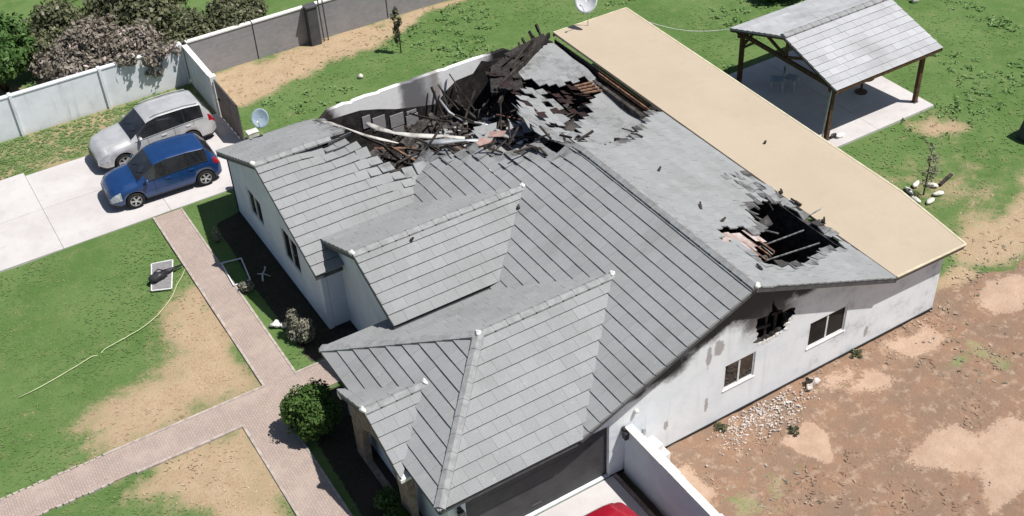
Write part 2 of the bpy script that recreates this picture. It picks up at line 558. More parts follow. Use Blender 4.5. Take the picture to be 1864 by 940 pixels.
def tiled_slope(parent, name, O, u, sdir, poly, mat, E=.37, W=.42, keep=None, warp=None, scorch=None, seed=1, thick=.052, phase=0.0, loose=None, depth=.06):
    """courses of concrete tiles on a sloping plane: each tile its own slab, lower edge raised"""
    q = random.Random(seed)
    O, u, sdir = Vector(O), Vector(u).normalized(), Vector(sdir).normalized()
    n = u.cross(sdir)
    if n.z < 0:
        n = -n
    mb = MB()
    bmin, bmax = min(p[1] for p in poly), max(p[1] for p in poly)
    amin, amax = min(p[0] for p in poly), max(p[0] for p in poly)
    k = 0
    b0 = bmin + phase
    while b0 < bmax - 1e-4:
        strip = clip(clip(poly, 1, b0, True), 1, b0 + E, False)
        tc = q.uniform(-.12, .12)
        if len(strip) >= 3:
            a = amin - W + (k % 2) * W / 2 + q.uniform(-.03, .03)
            while a < amax:
                cell = clip(clip(strip, 0, a + .002, True), 0, a + W - .002, False)
                if len(cell) >= 3:
                    ca = sum(p[0] for p in cell) / len(cell)
                    cb = sum(p[1] for p in cell) / len(cell)
                    cw = O + u * ca + sdir * cb
                    if keep is None or keep(cw):
                        dh = q.uniform(-.004, .004)
                        tw = q.uniform(-.003, .003)
                        top, bot = [], []
                        lz = loose(cw) if loose else 0.0
                        tb = 0.0
                        if lz > 0:
                            dh += q.uniform(-.03, .1) * lz
                            tw += q.gauss(0, .06) * lz
                            tb = q.gauss(0, .12) * lz
                        for pa, pb in cell:
                            t = (pb - b0) / E
                            h = thick * (1 - t) + .01 * t + dh + tw * (pa - ca) / W + tb * (t - .5)
                            for lst, hh in ((top, h), (bot, h - depth - thick if depth < .05 else -.06)):
                                p = O + u * pa + sdir * (pb + (.035 if lst is bot and pb < b0 + .02 else 0)) + n * hh
                                if warp:
                                    p = p + warp(p)
                                lst.append(p)
                        mb.prism(bot, top, max(0, min(1, .5 + tc + q.gauss(0, .11))), scorch(cw) if scorch else 0.0)
                a += W
        b0 += E
        k += 1
    return mb.build(name, mat, parent)

def ridge(parent, p0, p1, d1, d2, ends=(True, True), length=.42, skip=None, warp=None, w=.15):
    """row of overlapping angled ridge caps from p0 to p1; d1, d2 point down the two slopes"""
    p0, p1 = Vector(p0), Vector(p1)
    d1, d2 = Vector(d1).normalized(), Vector(d2).normalized()
    L = (p1 - p0).length
    d = (p1 - p0) / L
    mb = MB()
    N = max(1, int(L / length))
    q = random.Random(int(L * 100))
    for i in range(N):
        a, b = p0 + d * (L * i / N - .02), p0 + d * (L * (i + 1) / N + .03)
        if skip and skip((a + b) / 2):
            continue
        up = Vector((0, 0, 1))
        ha, hb = .1 + q.uniform(-.004, .004), .085
        ring = []
        for c, h in ((a, ha), (b, hb)):
            wp = warp(c) if warp else Vector((0, 0, 0))
            for off, hh in ((d1 * w, h - .005), (Vector((0, 0, 0)), h + .012), (d2 * w, h - .005), (d2 * w, h - .06), (Vector((0, 0, 0)), h - .06), (d1 * w, h - .06)):
                ring.append(c + off + up * hh + wp)
        mb.prism(ring[:6], ring[6:], q.uniform(.2, .8))
    mb.build('ridge_cap', MT['cap'], parent)
    for e, c, s in ((ends[0], p0, -1), (ends[1], p1, 1)):
        if e:
            m = MB()
            m.blob(c + Vector((0, 0, .075)) + d * s * .02, (.075, .105, .075) if abs(d.x) > .5 else (.105, .075, .075), int(L * 37), rough=.28)
            m.build('ridge_end_mortar', MT['mortar'], parent, smooth=True)

def mesh_np(name, verts, faces, tint, mat, parent=None):
    me = bpy.data.meshes.new(name)
    nv, nf, k = len(verts), len(faces), faces.shape[1]
    me.vertices.add(nv)
    me.vertices.foreach_set('co', np.ascontiguousarray(verts, dtype=np.float32).ravel())
    me.loops.add(nf * k)
    me.loops.foreach_set('vertex_index', np.ascontiguousarray(faces, dtype=np.int32).ravel())
    me.polygons.add(nf)
    me.polygons.foreach_set('loop_start', np.arange(0, nf * k, k, dtype=np.int32))
    me.polygons.foreach_set('loop_total', np.full(nf, k, dtype=np.int32))
    me.materials.append(mat)
    me.update(calc_edges=True)
    if tint is not None:
        me.attributes.new('tint', 'FLOAT', 'FACE').data.foreach_set('value', np.ascontiguousarray(tint, dtype=np.float32))
    o = bpy.data.objects.new(name, me)
    col.objects.link(o)
    if parent is not None:
        put(o, parent)
    return o

def leaf_quads(c, nrm, size):
    """one pointed leaf per centre"""
    n = len(c)
    a = rng.normal(size=(n, 3))
    a -= nrm * (a * nrm).sum(1, keepdims=True)
    a /= np.linalg.norm(a, axis=1, keepdims=True) + 1e-9
    b = np.cross(nrm, a)
    s = size[:, None]
    v = np.stack([c - a * s, c - b * s * .55 + nrm * s * .12, c + a * s, c + b * s * .55 + nrm * s * .12], 1).reshape(-1, 3)
    f = np.arange(n * 4).reshape(n, 4)
    return v, f

def crown(name, lobes, count, leaf, mat, parent=None, up=.35, shell=.45):
    """leaves spread through the volume of several lobes (centre, radii)"""
    vol = np.array([r[0] * r[1] * r[2] for _, r in lobes]) ** .75
    pick = rng.choice(len(lobes), size=count, p=vol / vol.sum())
    C = np.array([c for c, _ in lobes])[pick]
    Rr = np.array([r for _, r in lobes])[pick]
    d = rng.normal(size=(count, 3))
    d /= np.linalg.norm(d, axis=1, keepdims=True)
    rad = shell + (1 - shell) * rng.random(count) ** .6
    # uneven outline
    wob = 1 + .17 * np.sin(d[:, 0] * 5 + pick) * np.cos(d[:, 1] * 6 + 2 * pick) + .1 * np.sin(d[:, 2] * 9 + pick)
    p = C + d * Rr * (rad * wob)[:, None]
    p[:, 2] = np.maximum(p[:, 2], .03)
    nrm = d + rng.normal(size=(count, 3)) * .7 + np.array([0, 0, up])
    nrm /= np.linalg.norm(nrm, axis=1, keepdims=True)
    v, f = leaf_quads(p, nrm, leaf * (.6 + .8 * rng.random(count)))
    clump = (np.sin(p[:, 0] * 3.1 + pick) * np.sin(p[:, 1] * 2.7 + 1) * np.sin(p[:, 2] * 3.3)) * .22
    t = np.clip(.42 + clump + rng.normal(size=count) * .24, 0, 1)
    return mesh_np(name, v, f, t, mat, parent)

# ------------------------------------------------------------------ ground
def vnoise(x, y, s, seed):
    """smooth value noise on arrays"""
    g = np.random.default_rng(seed).random((256, 256))
    u, v = x * s + 1000.3, y * s + 1000.7
    i, j = np.floor(u).astype(int), np.floor(v).astype(int)
    fu, fv = u - i, v - j
    fu, fv = fu * fu * (3 - 2 * fu), fv * fv * (3 - 2 * fv)
    a, b = g[i % 256, j % 256], g[(i + 1) % 256, j % 256]
    c, d = g[i % 256, (j + 1) % 256], g[(i + 1) % 256, (j + 1) % 256]
    return (a * (1 - fu) + b * fu) * (1 - fv) + (c * (1 - fu) + d * fu) * fv

def psd(x, y, poly):
    """signed distance to polygon (positive inside)"""
    d = np.full(x.shape, 1e9)
    ins = np.zeros(x.shape, bool)
    n = len(poly)
    for i in range(n):
        ax, ay = poly[i]
        bx, by = poly[(i + 1) % n]
        dx, dy = bx - ax, by - ay
        t = np.clip(((x - ax) * dx + (y - ay) * dy) / (dx * dx + dy * dy + 1e-12), 0, 1)
        d = np.minimum(d, np.hypot(x - ax - dx * t, y - ay - dy * t))
        if ay != by:
            ins ^= ((ay > y) != (by > y)) & (x < dx * (y - ay) / dy + ax)
    return np.where(ins, d, -d)

def soft(x, y, poly, w):
    return np.clip(.5 + psd(x, y, poly) / (2 * w), 0, 1)

DRY = [([(6.18, 32.95), (5.45, 32.0), (4.75, 31.0), (4.35, 30.2), (4.1, 29.2), (3.45, 28.5), (2.1, 28.05), (1.1, 27.5), (.6, 26.7), (1.68, 26.25), (6.18, 26.25)], .8),
       ([(5.0, 25.0), (3.4, 25.2), (1.6, 24.95), (2.5, 23.7), (2.9, 22.4), (3.4, 21.4), (5.0, 19.5)], .8),
       ([(11.3, 45.3), (11.2, 42.2), (12.3, 42.1), (14.0, 42.9), (17.3, 43.5), (20, 44.3), (25, 44.9), (25, 45.4)], .45),
       ([(32.3, 25.6), (33.4, 25.3), (34.3, 24.4), (33.7, 23.9), (32.6, 24.4)], .5),
       ([(27.4, 19.2), (28.9, 20.0), (31.5, 20.3), (36, 21.0), (36, 18.6), (30, 18.2), (27.2, 18.2)], .6),
       ([(25.0, 18.2), (27.5, 18.7), (27.5, 17.6), (25.0, 17.4)], .4),
       ([(-2, 45.1), (10.4, 45.1), (10.4, 44.4), (6, 43.6), (2, 44.2), (-2, 44.0)], .6),
       ([(2.0, 43.0), (7.0, 43.3), (10.3, 44.5), (10.3, 42.4), (2.0, 42.4)], 1.2),
       ([(-3, 46), (4.0, 46), (4.5, 49), (2, 51), (-3, 51)], .8)]
DIRT = [([(13.35, 18.6), (25.05, 18.6), (26.6, 17.95), (28.6, 17.7), (31, 18.1), (60, 18.6), (60, -20), (13.35, -20)], .3)]
SAND = [([(17.5, 16.1), (18.65, 16.25), (18.75, 15.6), (18.05, 14.6), (17.75, 15.1), (17.6, 15.7)], .14),
        ([(19.66, 13.6), (20.6, 13.75), (21.2, 13.95), (21.9, 13.8), (22.0, 13.1), (21.2, 12.4), (20.5, 12.6)], .2),
        ([(21.6, 13.2), (23.5, 13.2), (23.5, 10.8), (21.6, 11.2), (20.2, 11.2), (20.9, 12.2)], .25),
        ([(26.2, 17.1), (27.4, 17.5), (28.6, 17.4), (28.9, 16.6), (27.3, 16.0), (26.4, 16.5)], .25),
        ([(14.2, 17.0), (14.8, 16.9), (14.9, 15.6), (14.2, 15.4)], .2),
        ([(20.3, 16.6), (21.4, 16.9), (22.0, 16.3), (21.0, 15.9)], .3),
        ([(22.6, 17.2), (24.3, 17.3), (24.4, 16.5), (23.2, 16.2)], .3),
        ([(19.8, 17.25), (21, 17.3), (21, 16.9), (19.9, 16.9)], .3)]
SOIL_SHADE = [([(7.85, 26.5), (7.75, 31), (7.95, 35.0), (9.2, 35.3), (9.8, 26.5)], .1), ([(12.85, 17.7), (13.2, 17.7), (13.2, 10), (12.85, 10)], .05),
        ([(6.45, 17.7), (6.6, 23), (6.9, 25.0), (8.2, 25.1), (8.2, 17.7)], .12)]  # soil beds, spread and darkened to deepen the shade before the house


def fields(x, y):
    wob = (vnoise(x, y, .9, 1) - .5) * 1.2 + (vnoise(x, y, 3.1, 2) - .5) * .45
    wob2 = (vnoise(x, y, .9, 4) - .5) * 1.2 + (vnoise(x, y, 3.1, 5) - .5) * .45
    out = {}
    for nme, lst, k in (('dry', DRY, .8), ('dirt', DIRT, .55), ('sand', SAND, .42), ('soil_shade', SOIL_SHADE, .12)):
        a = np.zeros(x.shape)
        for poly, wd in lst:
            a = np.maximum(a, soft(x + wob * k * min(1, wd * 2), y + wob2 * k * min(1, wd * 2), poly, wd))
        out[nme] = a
    # thin straw in the worn lawns beside the house
    worn = np.clip(1 - np.hypot((x - 30) / 4.5, (y - 21.8) / 3.2), 0, 1) * .75
    out['dry'] = np.maximum(out['dry'], worn * (.35 + .5 * vnoise(x, y, 1.3, 8)))
    weeds = np.clip(1 - np.hypot((x - 15.8) / 2.2, (y - 14.6) / 1.5), 0, 1) + np.clip(1 - np.hypot((x - 24.6) / 2.6, (y - 15.4) / 1.6), 0, 1) * .9
    out['dirt'] = out['dirt'] * (1 - np.clip(weeds * vnoise(x, y, 2.2, 9) * 1.1, 0, .62))
    verge = (y > 42.3) & (x < 10.5)
    out['dry'] = np.where(verge, np.minimum(out['dry'], .62) * (.55 + .5 * vnoise(x, y, 1.4, 10)), out['dry'])
    out['dry'] = np.maximum(out['dry'], np.clip(weeds * 4, 0, 1) * .55)
    return out

def make_ground():
    def axis(a, b, st):
        mid = np.arange(a, b, st)
        g = st * 1.6 ** np.arange(1, 20)
        s = np.cumsum(g)
        return np.concatenate([(a - s)[::-1], mid, mid[-1] + s])
    xs, ys = axis(-4, 44, .15), axis(7, 56, .15)
    X, Y = np.meshgrid(xs, ys, indexing='ij')
    F = fields(X, Y)
    Z = (vnoise(X, Y, .5, 21) - .5) * .05 + (vnoise(X, Y, 2.5, 22) - .5) * .02 - .035
    Z += F['dirt'] * ((vnoise(X, Y, 1.6, 23) - .5) * .07 + (vnoise(X, Y, 4.5, 24) - .5) * .04)
    nx, ny = X.shape
    idx = np.arange(nx * ny).reshape(nx, ny)
    f = np.stack([idx[:-1, :-1], idx[1:, :-1], idx[1:, 1:], idx[:-1, 1:]], -1).reshape(-1, 4)
    o = mesh_np('ground', np.stack([X, Y, Z], -1).reshape(-1, 3), f, None, MT['ground'])
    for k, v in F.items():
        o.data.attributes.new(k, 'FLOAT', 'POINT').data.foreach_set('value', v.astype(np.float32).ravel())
    o.data.polygons.foreach_set('use_smooth', [True] * len(f))
    struct(o)

make_ground()

def sheet(name, rects, z, mat, h=.06):
    mb = MB()
    for x0, x1, y0, y1 in rects:
        mb.box(x0, x1, y0, y1, z - h, z)
    return struct(mb.build(name, mat))

sheet('path', [(6.26, 7.2, 26.252, 36.6), (-30, 7.2, 25.15, 26.248), (7.204, 8.5, 25.2, 26.25), (5.12, 6.22, 2, 25.146)], .012, MT['paver'], .08)
kb = MB()
for x0, x1, y0, y1 in ((6.18, 6.256, 26.33, 36.6), (7.204, 7.28, 26.33, 36.6), (1.3, 6.256, 26.252, 26.326), (7.204, 8.4, 26.254, 26.326),
                       (1.9, 5.116, 25.07, 25.146), (5.04, 5.116, 2, 25.066), (6.224, 6.3, 2, 25.14)):
    kb.box(x0, x1, y0, y1, -.07, .028)
q = random.Random(3)
for k in range(70):       # broken, grown-over edging towards the street end
    x0 = 1.25 - .36 * k / 2
    for y in (26.27, 26.05, 25.12, 25.36):
        inner = y in (26.05, 25.36)
        if x0 > -6 and q.random() < (.45 if inner else .93):
            a = x0 - q.uniform(.12, .175)
            dy = q.uniform(-.025, .025)
            kb.box(a, x0, y - .03 + dy, y + (.0 if inner else .035) + dy, -.05, .02 + q.uniform(0, .014))
struct(kb.build('path_edging', MT['kerb']))
# joints of the drive as narrow gaps between cast slabs
rects = []
xs = [-40, -8, -4.1, -.4, 3.0, 6.9, 10.95]
for i in range(len(xs) - 1):
    for y0, y1 in ((36.68, 39.5), (39.512, 42.35)):
        rects.append((xs[i] + .006, xs[i + 1] - .006, y0, y1 - (.25 if xs[i] > 2 and y1 > 40 else 0)))
sheet('driveway', rects, .02, MT['conc'], .12)
sheet('garage_apron', [(8.0, 12.82, 2, 17.6)], .03, MT['conc'], .12)
sheet('apron_kerb', [(12.83, 12.95, 2, 17.6)], .05, MT['curb'], .12)
sheet('patio_floor', [(22.5, 24.8, 17.85, 35.5)], .03, MT['conc'], .1)
sheet('pavilion_slab', [(28.2, 31.08, 25.95, 32.4), (31.092, 34.05, 25.95, 32.4)], .05, MT['conc'], .14)

def blocked(x, y):
    m = np.zeros(x.shape, bool)
    for x0, x1, y0, y1 in ((6.15, 7.3, 26.2, 36.65), (-30, 8.5, 25.05, 26.33), (5.02, 6.32, 2, 25.2), (-40, 11, 36.62, 42.4), (7.9, 13.4, 2, 17.7),
                           (28.1, 34.1, 25.85, 32.5), (7.8, 26.5, 17.6, 35.6), (7.2, 9, 27.2, 35.3)):
        m |= (x > x0) & (x < x1) & (y > y0) & (y < y1)
    return m

def tufts(name, n, region, test, size, mat, blades=3, lean=.5):
    x0, x1, y0, y1 = region
    x, y = rng.uniform(x0, x1, n), rng.uniform(y0, y1, n)
    F = fields(x, y)
    ok = ~blocked(x, y) & test(x, y, F)
    x, y = x[ok], y[ok]
    m = len(x)
    vs, fs, ts = [], [], []
    base = np.stack([x, y, np.full(m, -.022)], 1)
    tb = np.clip(.45 + (vnoise(x, y, 1.1, 31) - .5) * .9 + rng.normal(size=m) * .2, 0, 1)
    for b in range(blades):
        an = rng.uniform(0, 6.283, m)
        s = size * rng.uniform(.55, 1.35, m)
        dx, dy = np.cos(an), np.sin(an)
        side = np.stack([-dy, dx, np.zeros(m)], 1) * (s * .3)[:, None]
        tip = base + np.stack([dx * s * (lean + .55), dy * s * (lean + .55), s * .22 + .012], 1)
        v = np.stack([base - side, base + side, tip], 1).reshape(-1, 3)
        vs.append(v)
        fs.append(np.arange(m * 3).reshape(m, 3) + b * m * 3)
        ts.append(np.clip(tb + rng.normal(size=m) * .12, 0, 1))
    return struct(mesh_np(name, np.concatenate(vs), np.concatenate(fs), np.concatenate(ts), mat), 'stuff')

green = lambda x, y, F: (F['dry'] < .35 + .2 * rng.random(x.shape)) & (F['dirt'] < .4) & (F['soil_shade'] < .4)
tufts('lawn_grass', 14000, (-3, 9, 14, 36.6), green, .045, MT['grass'], 3, .9)
tufts('back_lawn_grass', 18000, (10.8, 42, 18, 47), green, .055, MT['grass'], 3, .9)
tufts('verge_grass', 5000, (-3, 10.4, 42, 45.1), lambda x, y, F: rng.random(x.shape) > F['dry'] * .7, .1, MT['grass'])
tufts('dry_grass', 5000, (-1, 7, 14, 34), lambda x, y, F: (F['dry'] > .4) & (rng.random(x.shape) < .5), .05, MT['straw'], 3, .9)
tufts('back_dry_grass', 6000, (10.8, 38, 17.4, 45.3), lambda x, y, F: (F['dry'] > .3), .07, MT['straw'], 3, .9)
tufts('yard_dead_weeds', 7000, (13.5, 36, 9, 19), lambda x, y, F: (F['dirt'] > .25) & (F['sand'] < .35) & (vnoise(x, y, 1.2, 41) > .52), .06, MT['yardstraw'], 2, 1.1)
tufts('yard_green_weeds', 1300, (13.5, 32, 9, 19), lambda x, y, F: (F['dry'] > .35) & (vnoise(x, y, 1.7, 43) > .45), .08, MT['leaf_grey'], 3, .7)

def weeds(name, n, region, dens, size):
    x0, x1, y0, y1 = region
    x, y = rng.uniform(x0, x1, n), rng.uniform(y0, y1, n)
    F = fields(x, y)
    ok = ~blocked(x, y) & (F['dry'] < .4) & (F['dirt'] < .3) & (vnoise(x, y, .45, 51) > dens)
    x, y = x[ok], y[ok]
    k = 7
    c = np.repeat(np.stack([x, y, np.full(len(x), .03)], 1), k, 0)
    c += rng.normal(size=c.shape) * np.array([.09, .09, .035])
    c[:, 2] = np.abs(c[:, 2]) + .01
    nr = rng.normal(size=c.shape) * .45 + np.array([0, 0, 1])
    nr /= np.linalg.norm(nr, axis=1, keepdims=True)
    v, f = leaf_quads(c, nr, size * rng.uniform(.5, 1.2, len(c)))
    return struct(mesh_np(name, v, f, np.clip(rng.normal(size=len(c)) * .25 + .55, 0, 1), MT['weed']), 'stuff')

weeds('lawn_weeds', 3200, (11.5, 42, 24, 45), .6, .08)

# ------------------------------------------------------------------ the burned house
house = thing('burned_house', 'single storey white house with grey tiled roof, burned through and collapsed at its far end', 'house', (15, 26, 0), world=True)
PF, PE = .433, .415
zf = lambda x: 4.9 - PF * (17.1 - x)
xv = lambda z: 17.1 - (4.9 - z) / PF
EY = [(17.1, 26.15), (17.63, 25.89), (18.15, 25.62), (19.47, 26.05), (20.79, 27.23), (22.1, 28.45), (22.9, 28.6)]
BREAK_F = [(12.9, 29.6), (13.9, 30.0), (14.4, 29.6), (15.0, 28.5), (15.6, 27.95), (15.66, 27.35), (16.0, 27.05), (16.5, 26.7), (16.75, 26.0), (17.3, 25.95)]
BREAK_S = [(11.2, 31.3), (11.9, 31.1), (12.2, 30.85), (12.29, 30.6), (12.56, 30.25), (12.42, 29.95), (12.6, 29.7), (13.0, 29.45), (13.6, 29.5), (14.2, 29.75)]
BREAK_N = [(12.6, 36.2), (12.52, 35.0), (12.27, 33.6), (12.0, 31.9), (11.9, 31.0)]
GONE_F = BREAK_F[1:] + [(18.5, 25.9), (18.5, 40), (13.4, 40)]
GONE_S = BREAK_S[1:] + [(20, 30), (20, 34), (11.9, 34)]
GONE_N = BREAK_N + [(30, 31), (30, 36.2)]
HOLE = [(20.68, 21.58), (21.5, 21.7), (22.23, 21.9), (22.32, 21.52), (22.33, 20.95), (22.68, 20.74), (22.3, 20.16), (22.2, 19.27), (21.4, 19.12), (20.34, 18.74), (20.0, 18.45), (18.84, 18.38), (18.51, 18.54), (18.6, 18.92), (19.08, 19.6), (19.59, 19.95), (20.05, 20.23), (20.38, 20.37), (20.53, 20.99)]
TORN = [(18.22, 20.14), (18.89, 20.34), (19.47, 20.32), (19.59, 19.95), (19.08, 19.6), (18.55, 18.9), (18.54, 19.27), (18.41, 19.56), (17.95, 19.6)]
CRACK = [(21.07, 23.47), (22.51, 23.86), (22.75, 22.63), (22.3, 21.86), (21.04, 21.78), (21.35, 22.61)]

def droop(line, amt, wd, seed):
    def f(p):
        d = linedist((p.x, p.y), line)
        k = math.exp(-(d / wd) ** 2)
        return Vector((0, 0, -k * amt * (.8 + .3 * math.sin(p.x * 2.3 + seed) + .25 * math.sin(p.y * 2.1 + 2 * seed))))
    return f
def near(line, wd, top=1.0):
    return lambda p: max(0, top * (1 - linedist((p.x, p.y), line) / wd))

warpF = droop(BREAK_F, .16, .7, 1)
warpS = droop(BREAK_S, .2, .9, 2)
tiled_slope(house, 'front_roof_slope', (11.5, 17.28, zf(11.5)), (0, 1, 0), (1, 0, PF), [(0, 0), (13.3, 0), (13.3, 6.102), (0, 6.102)], MT['tile'],
            keep=lambda p: not inside(p, GONE_F) and not (p.x < xv(2.9) + .3 and p.y > 28.3) and not (p.y < 20 and p.x < 11.6) and not (p.x < 15.3 and p.y > 28.55 + (p.x - 12.42) * .70 + .25),
            warp=warpF, scorch=near(BREAK_F, 1.2, .75), seed=1, loose=near(BREAK_F, .8, .7), thick=.04)
oE = Vector((22.65, 17.28, 2.597))
def warpE(p):
    v = Vector((0, 0, 0))
    d = linedist((p.x, p.y), HOLE + HOLE[:1])
    v.z -= .1 * math.exp(-(d / .35) ** 2) * (.6 + .6 * math.sin(p.x * 9 + p.y * 7))
    v.z += .05 * (math.sin(p.x * 17 + p.y * 3) + math.sin(p.y * 15 - p.x * 5)) * (1 if inside(p, CRACK) else 0) * .7
    v.z += .03 * math.sin(p.y * 11) * math.sin(p.x * 6) * math.exp(-((p.x - 17.7) / .5) ** 2)
    return v
def scE(p):
    s = max(0, .95 * (1 - linedist((p.x, p.y), HOLE + HOLE[:1]) / .55))
    if inside(p, CRACK):
        s = max(s, .5 + .28 * math.sin(p.x * 21) * math.sin(p.y * 17))
    return max(s, near(EY, .3, .9)(p))
aboveEY = lambda p: p.y > np.interp(p.x, [e[0] for e in EY], [e[1] for e in EY])
SPOTS = [(18.98, 23.85), (18.7, 21.52), (18.85, 20.64), (17.9, 18.1)]
LE = 5.55 * math.sqrt(1 + PE * PE)
tiled_slope(house, 'rear_roof_slope', oE, (0, 1, 0), (-1, 0, PE), [(0, 0), (12.2, 0), (12.2, LE), (0, LE)], MT['tile'],
            keep=lambda p: not aboveEY(p) and not inside(p, HOLE) and not inside(p, TORN), warp=warpE, scorch=scE, seed=2, W=.3, E=.32, loose=lambda p: max(near(HOLE + HOLE[:1], .45)(p), .3 if inside(p, CRACK) else 0) * .8, depth=.018, thick=.025)
# left wing
tiled_slope(house, 'wing_south_slope', (8.7, 27.15, 2.52), (1, 0, 0), (0, 4.1, 1.76), [(0, 0), (xv(2.52) - 8.6, 0), (15.75 - 8.7, 4.462), (0, 4.462)], MT['tile'],
            keep=lambda p: not inside(p, GONE_S), warp=warpS, scorch=near(BREAK_S, .9, .6), seed=3, loose=near(BREAK_S, 1.0))
tiled_slope(house, 'wing_north_slope', (8.7, 35.6, 2.43), (1, 0, 0), (0, -4.35, 1.85), [(0, 0), (8, 0), (8, 4.727), (0, 4.727)], MT['tile'],
            keep=lambda p: not inside(p, GONE_N) and not (p.x > 11.15 and p.x < 12.2 and p.y < 31.75 + .15 * (p.x - 11)), scorch=near(BREAK_N, .8, .7), warp=droop(BREAK_N, .12, .6, 3), seed=4)
# middle gable
tiled_slope(house, 'entry_south_slope', (9.4, 23.25, 3.03), (1, 0, 0), (0, 2.35, 1.02), [(0, 0), (xv(3.03) - 9.4 + .05, 0), (xv(4.05) - 9.4 + .05, 2.562), (0, 2.562)], MT['tile'], seed=5)
tiled_slope(house, 'entry_north_slope', (9.4, 28.17, 2.957), (1, 0, 0), (0, -2.57, 1.093), [(0, 0), (xv(2.957) - 9.4 + .05, 0), (xv(4.05) - 9.4 + .05, 2.793), (0, 2.793)], MT['tile'], seed=6)
# garage wing
tiled_slope(house, 'garage_south_slope', (7.45, 17.25, 2.5), (1, 0, 0), (0, 3.45, 1.48), [(0, 0), (xv(2.5) - 7.45 + .05, 0), (xv(3.98) - 7.45 + .05, 3.754), (3.25, 3.754)], MT['tile'], seed=7)
tiled_slope(house, 'garage_north_slope', (7.45, 24.15, 2.5), (1, 0, 0), (0, -3.45, 1.48), [(0, 0), (xv(2.5) - 7.45, 0), (xv(3.98) - 7.45, 3.754), (3.25, 3.754)], MT['tile'], seed=8)
LH = math.hypot(3.25, 1.48)
tiled_slope(house, 'garage_hip_slope', (7.45, 17.25, 2.5), (0, 1, 0), (3.25, 0, 1.48), [(0, 0), (6.9, 0), (3.45, LH)], MT['tile'], seed=9)
# porch gable on the hip
tiled_slope(house, 'porch_south_slope', (7.2, 18.8, 2.38), (1, 0, 0), (0, 1.85, .79), [(0, 0), (.06, 0), (1.74, 2.012), (0, 2.012)], MT['tile'], seed=10, E=.4)
tiled_slope(house, 'porch_north_slope', (7.2, 22.5, 2.38), (1, 0, 0), (0, -1.85, .79), [(0, 0), (.06, 0), (1.74, 2.012), (0, 2.012)], MT['tile'], seed=11, E=.4)
# ridge caps
ridge(house, (17.1, 17.28, 4.9), (17.1, 26.0, 4.9), (-1, 0, -PF), (1, 0, -PE), (True, False), warp=lambda p: Vector((0, 0, -.25 * max(0, p.y - 25) ** 2)))
ridge(house, (8.7, 31.25, 4.28), (11.3, 31.25, 4.28), (0, -1, -.43), (0, 1, -.43), (True, False))
ridge(house, (9.4, 25.6, 4.05), (15.1, 25.6, 4.05), (0, -1, -.43), (0, 1, -.43))
ridge(house, (10.7, 20.7, 3.98), (14.95, 20.7, 3.98), (0, -1, -.43), (0, 1, -.43))
ridge(house, (7.2, 20.65, 3.17), (8.95, 20.65, 3.17), (0, -1, -.43), (0, 1, -.43))
ridge(house, (7.5, 17.3, 2.52), (10.7, 20.7, 3.98), (-.7, .7, -.25), (.7, -.7, -.25), (False, False), length=.45)
ridge(house, (7.5, 24.1, 2.52), (10.7, 20.7, 3.98), (-.7, -.7, -.25), (.7, .7, -.25), (False, False), length=.45)
# boards along eaves and rakes
def fascia(a, b, h=.13, w_=.03, drop=.12):
    mb = MB()
    mb.beam(Vector(a) - Vector((0, 0, drop)), Vector(b) - Vector((0, 0, drop)), w_, h)
    mb.build('fascia_board', MT['fascia'], house)
for a, b in (((11.6, 17.305, zf(11.6)), (17.1, 17.305, 4.9)), ((17.1, 17.305, 4.9), (22.62, 17.305, 2.61)),
             ((7.5, 17.3, 2.5), (11.5, 17.3, 2.5)), ((7.48, 17.3, 2.5), (7.48, 24.1, 2.5)), ((7.5, 24.1, 2.5), (11.4, 24.1, 2.5)),
             ((9.42, 23.28, 3.03), (9.42, 25.6, 4.05)), ((9.42, 28.14, 2.96), (9.42, 25.6, 4.05)), ((9.4, 23.29, 3.03), (12.7, 23.29, 3.03)),
             ((8.73, 27.18, 2.52), (8.73, 31.25, 4.28)), ((8.73, 35.57, 2.43), (8.73, 31.25, 4.28)), ((8.7, 27.19, 2.52), (9.6, 27.19, 2.52)), ((8.7, 35.56, 2.43), (12.5, 35.56, 2.43)),
             ((7.23, 18.83, 2.38), (7.23, 20.65, 3.17)), ((7.23, 22.47, 2.38), (7.23, 20.65, 3.17))):
    fascia(a, b)
for y0, y1 in ((18.78, 18.98), (22.32, 22.52)):     # white boxed returns of the porch gable
    mb = MB()
    mb.prism([(7.2, y0, 2.2), (7.55, y0, 2.2), (7.55, y1, 2.2), (7.2, y1, 2.2)], [(7.2, y0, 2.31), (7.55, y0, 2.31), (7.55, y1, 2.36), (7.2, y1, 2.36)])
    mb.build('eave_return', MT['mortar'], house)

# walls
GH = [(17.52, 2.44), (17.69, 2.51), (17.66, 2.6), (17.72, 2.7), (17.62, 2.82), (17.64, 2.9), (17.58, 2.97), (17.62, 3.12), (17.6, 3.29), (17.8, 3.24), (18.01, 3.22), (18.06, 3.3), (18.13, 3.31), (18.1, 3.55), (18.15, 3.72), (18.2, 3.5), (18.29, 3.38), (18.38, 3.22), (18.51, 3.2), (18.55, 3.06), (18.68, 3.09), (18.85, 3.08), (19.02, 3.0), (18.99, 2.86), (19.05, 2.75), (18.9, 2.74), (18.84, 2.65), (18.72, 2.5), (18.7, 2.35), (18.55, 2.38), (18.45, 2.29), (18.34, 2.33), (18.27, 2.25), (18.12, 2.33), (18.0, 2.29), (17.86, 2.34), (17.7, 2.36)]
rect = lambda a, b, c, d: [(a, c), (b, c), (b, d), (a, d)]
W1, W2 = rect(19.7, 21.15, 1.08, 2.05), rect(16.6, 17.7, 1.12, 2.05)
GD = rect(8.35, 12.72, .06, 2.02)
